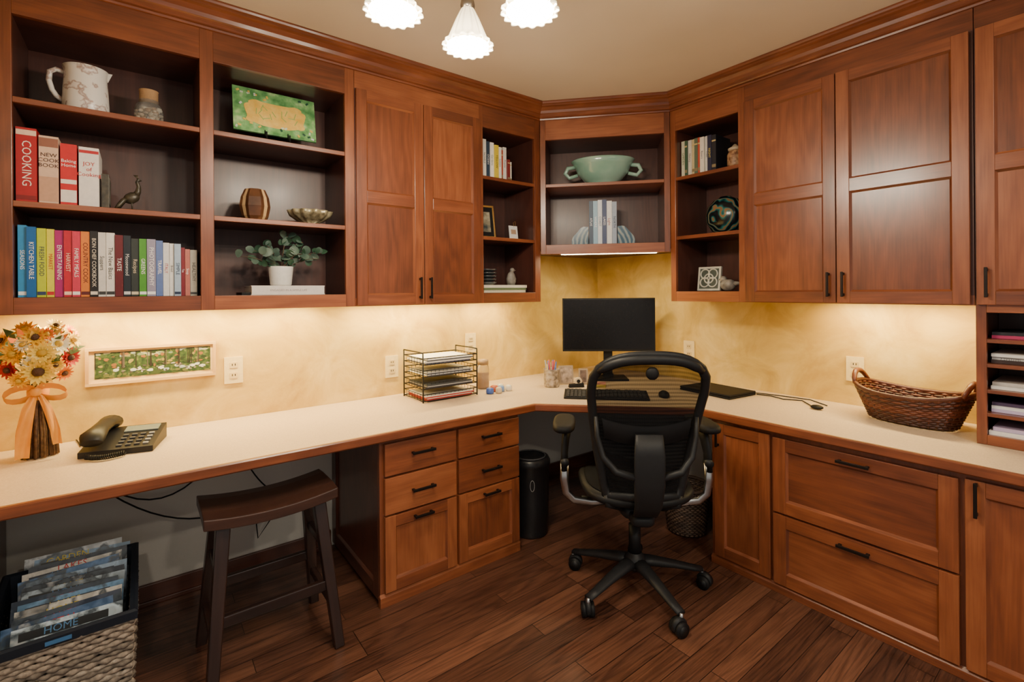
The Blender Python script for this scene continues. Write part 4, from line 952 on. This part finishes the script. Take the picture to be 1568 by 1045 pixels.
# ------------------------------------------------------------------ lights
def area(name,loc,sx,sy,e,colr,rot=(0,0,0),par=None):
    l=bpy.data.lights.new(name,'AREA'); l.shape='RECTANGLE'; l.size=sx; l.size_y=sy; l.energy=e; l.color=colr
    o=bpy.data.objects.new(name,l); o.location=loc; o.rotation_euler=rot; bpy.context.scene.collection.objects.link(o)
    if par: parent(o,par)
    return o
def fixture(M,x0,x1,y,z,par,hw=.02,e=6):
    b=B('under_cabinet_light',M,bevel=.001); b.box(x0,x1,y-hw,y+hw,z-.012,z,pm((.7,.68,.62),.4,name='fixture_housing')); b.box(x0+.01,x1-.01,y-hw*.6,y+hw*.6,z-.015,z-.012,pm((1,.86,.66),.5,emit=e,ecol=(1,.84,.6),name='led_diffuser'))
    ob=b.done(); parent(ob,par); return ob
WARM=(1,.73,.30)
zc=ZO-.036
f1=fixture(MA,-.38,.78,.22,zc,U1); area('led_strip',(.2,FA+.22,zc-.02),1.1,.04,19,WARM,par=f1)
f2=fixture(MA,.88,1.55,.22,ZB+.029,D1); area('led_strip',(1.215,FA+.22,zc-.02),.62,.04,11,WARM,par=f2)
f2b=fixture(MA,1.62,2.0,.22,zc,U2); area('led_strip',(1.81,FA+.22,zc-.02),.34,.04,5,WARM,par=f2b)
f3=fixture(MB,.72,1.33,.22,ZB+.029,D2); area('led_strip',(FB+.22,1.764-1.03,zc-.02),.04,.58,10,WARM,par=f3)
f4=fixture(MD,.12,DL-.07,.045,zb+.012,CC,hw=.016,e=14); cD=MD@Vector((DL/2,.06,0)); area('led_strip',(cD.x,cD.y,zb-.008),.5,.03,7,(1,.78,.42),rot=(0,0,math.radians(dang)),par=f4)
# chandelier
CX,CY=.731,1.179
u_=Vector((.7934,-.6088,0)); v_=Vector((.6088,.7934,0))
nick=pm((.3,.26,.22),.3,.9,name='brushed_nickel')
shm,nt,p=new_mat('alabaster_glass')
try: shm.cycles.emission_sampling='NONE'
except Exception: pass
p.inputs['Base Color'].default_value=(.85,.78,.62,1); p.inputs['Roughness'].default_value=.3; p.inputs['Emission Color'].default_value=(1,.80,.45,1); 
lw=nt.nodes.new('ShaderNodeLayerWeight'); lw.inputs[0].default_value=.4
nt.links.new(math_n(nt,'ADD',math_n(nt,'MULTIPLY',math_n(nt,'POWER',math_n(nt,'SUBTRACT',1.,lw.outputs['Facing']),1.6),3.2),.10),p.inputs['Emission Strength'])
b=B('chandelier'); C=Vector((CX,CY,0))
b.lathe((CX,CY,CEIL-.035),[(0,0),(.03,0),(.06,.02),(.065,.034),(0,.034)],nick,28)
b.cyl((CX,CY,2.36),(CX,CY,CEIL-.02),.009,nick); b.lathe((CX,CY,2.30),[(0,0),(.012,.005),(.028,.03),(.034,.055),(.02,.08),(.01,.1)],nick,24)
sh=[]
for d in (u_,v_,-u_,-v_):
    rd_=.195
    b.tube([C+Vector((0,0,2.36)),C+d*.06+Vector((0,0,2.34)),C+d*.12+Vector((0,0,2.36)),C+d*.16+Vector((0,0,2.405)),C+d*.19+Vector((0,0,2.40)),C+d*rd_+Vector((0,0,2.35))],.007,nick,10)
    p=C+d*rd_; sh.append(p)
    b.lathe((p.x,p.y,2.296),[(.0,.0),(.020,0),(.024,.015),(.02,.04),(.012,.052)],nick,20)
    b.lathe((p.x,p.y,2.175),[(.074,.006),(.079,.0),(.078,.009),(.064,.020),(.056,.040),(.047,.064),(.037,.09),(.027,.112),(.021,.124)],shm,128,rip=(16,.085,lambda t:1-t*.6),cap0=False)
    b.lathe((p.x,p.y,2.177),[(.069,.003),(.056,.026),(.044,.055),(.033,.085),(.019,.12)],shm,32,cap0=False)
    b.sph((p.x,p.y,2.230),(.022,.022,.03),pm((1,.9,.7),.5,emit=20,ecol=(1,.82,.55),name='bulb'))
ch=b.done(recalc=False)
for p in sh:
    l=bpy.data.lights.new('bulb_light','POINT'); l.energy=17.5; l.color=(1,.87,.68); l.shadow_soft_size=.04
    o=bpy.data.objects.new('bulb_light',l); o.location=(p.x,p.y,2.150); bpy.context.scene.collection.objects.link(o); parent(o,ch)
for (x,y) in ((1.5,-.9),(-.4,-.9),(.55,-1.5)):  # unseen ceiling lamps behind the camera, added as general fill light
    b=B('added_fill_downlight'); b.lathe((x,y,CEIL-.006),[(.055,.004),(.085,0),(.09,.0055)],pm((.8,.78,.74),.4),32,cap0=False); b.lathe((x,y,CEIL-.003),[(0,0),(.06,0)],pm((1,.9,.75),.5,emit=4,name='lens'),24); rdl=b.done()
    area('added_fill_light',(x,y,CEIL-.01),.14,.14,24,(1,.88,.70),par=rdl)
w=bpy.data.worlds.new('room_beyond'); bpy.context.scene.world=w; w.use_nodes=True
w.node_tree.nodes['Background'].inputs[0].default_value=(1,.95,.87,1); w.node_tree.nodes['Background'].inputs[1].default_value=.55
# ------------------------------------------------------------------ camera
cam=bpy.data.cameras.new('camera'); cam.sensor_width=36; cam.lens=740/1568*36; cam.shift_y=-76.5/1568
co=bpy.data.objects.new('camera',cam); bpy.context.scene.collection.objects.link(co)
co.matrix_world=T(0,0,1.38)@Rz(52.5-90)@Rx(90)@Matrix.Rotation(-.0075,4,'Z')
cam.clip_start=.02
bpy.context.scene.camera=co
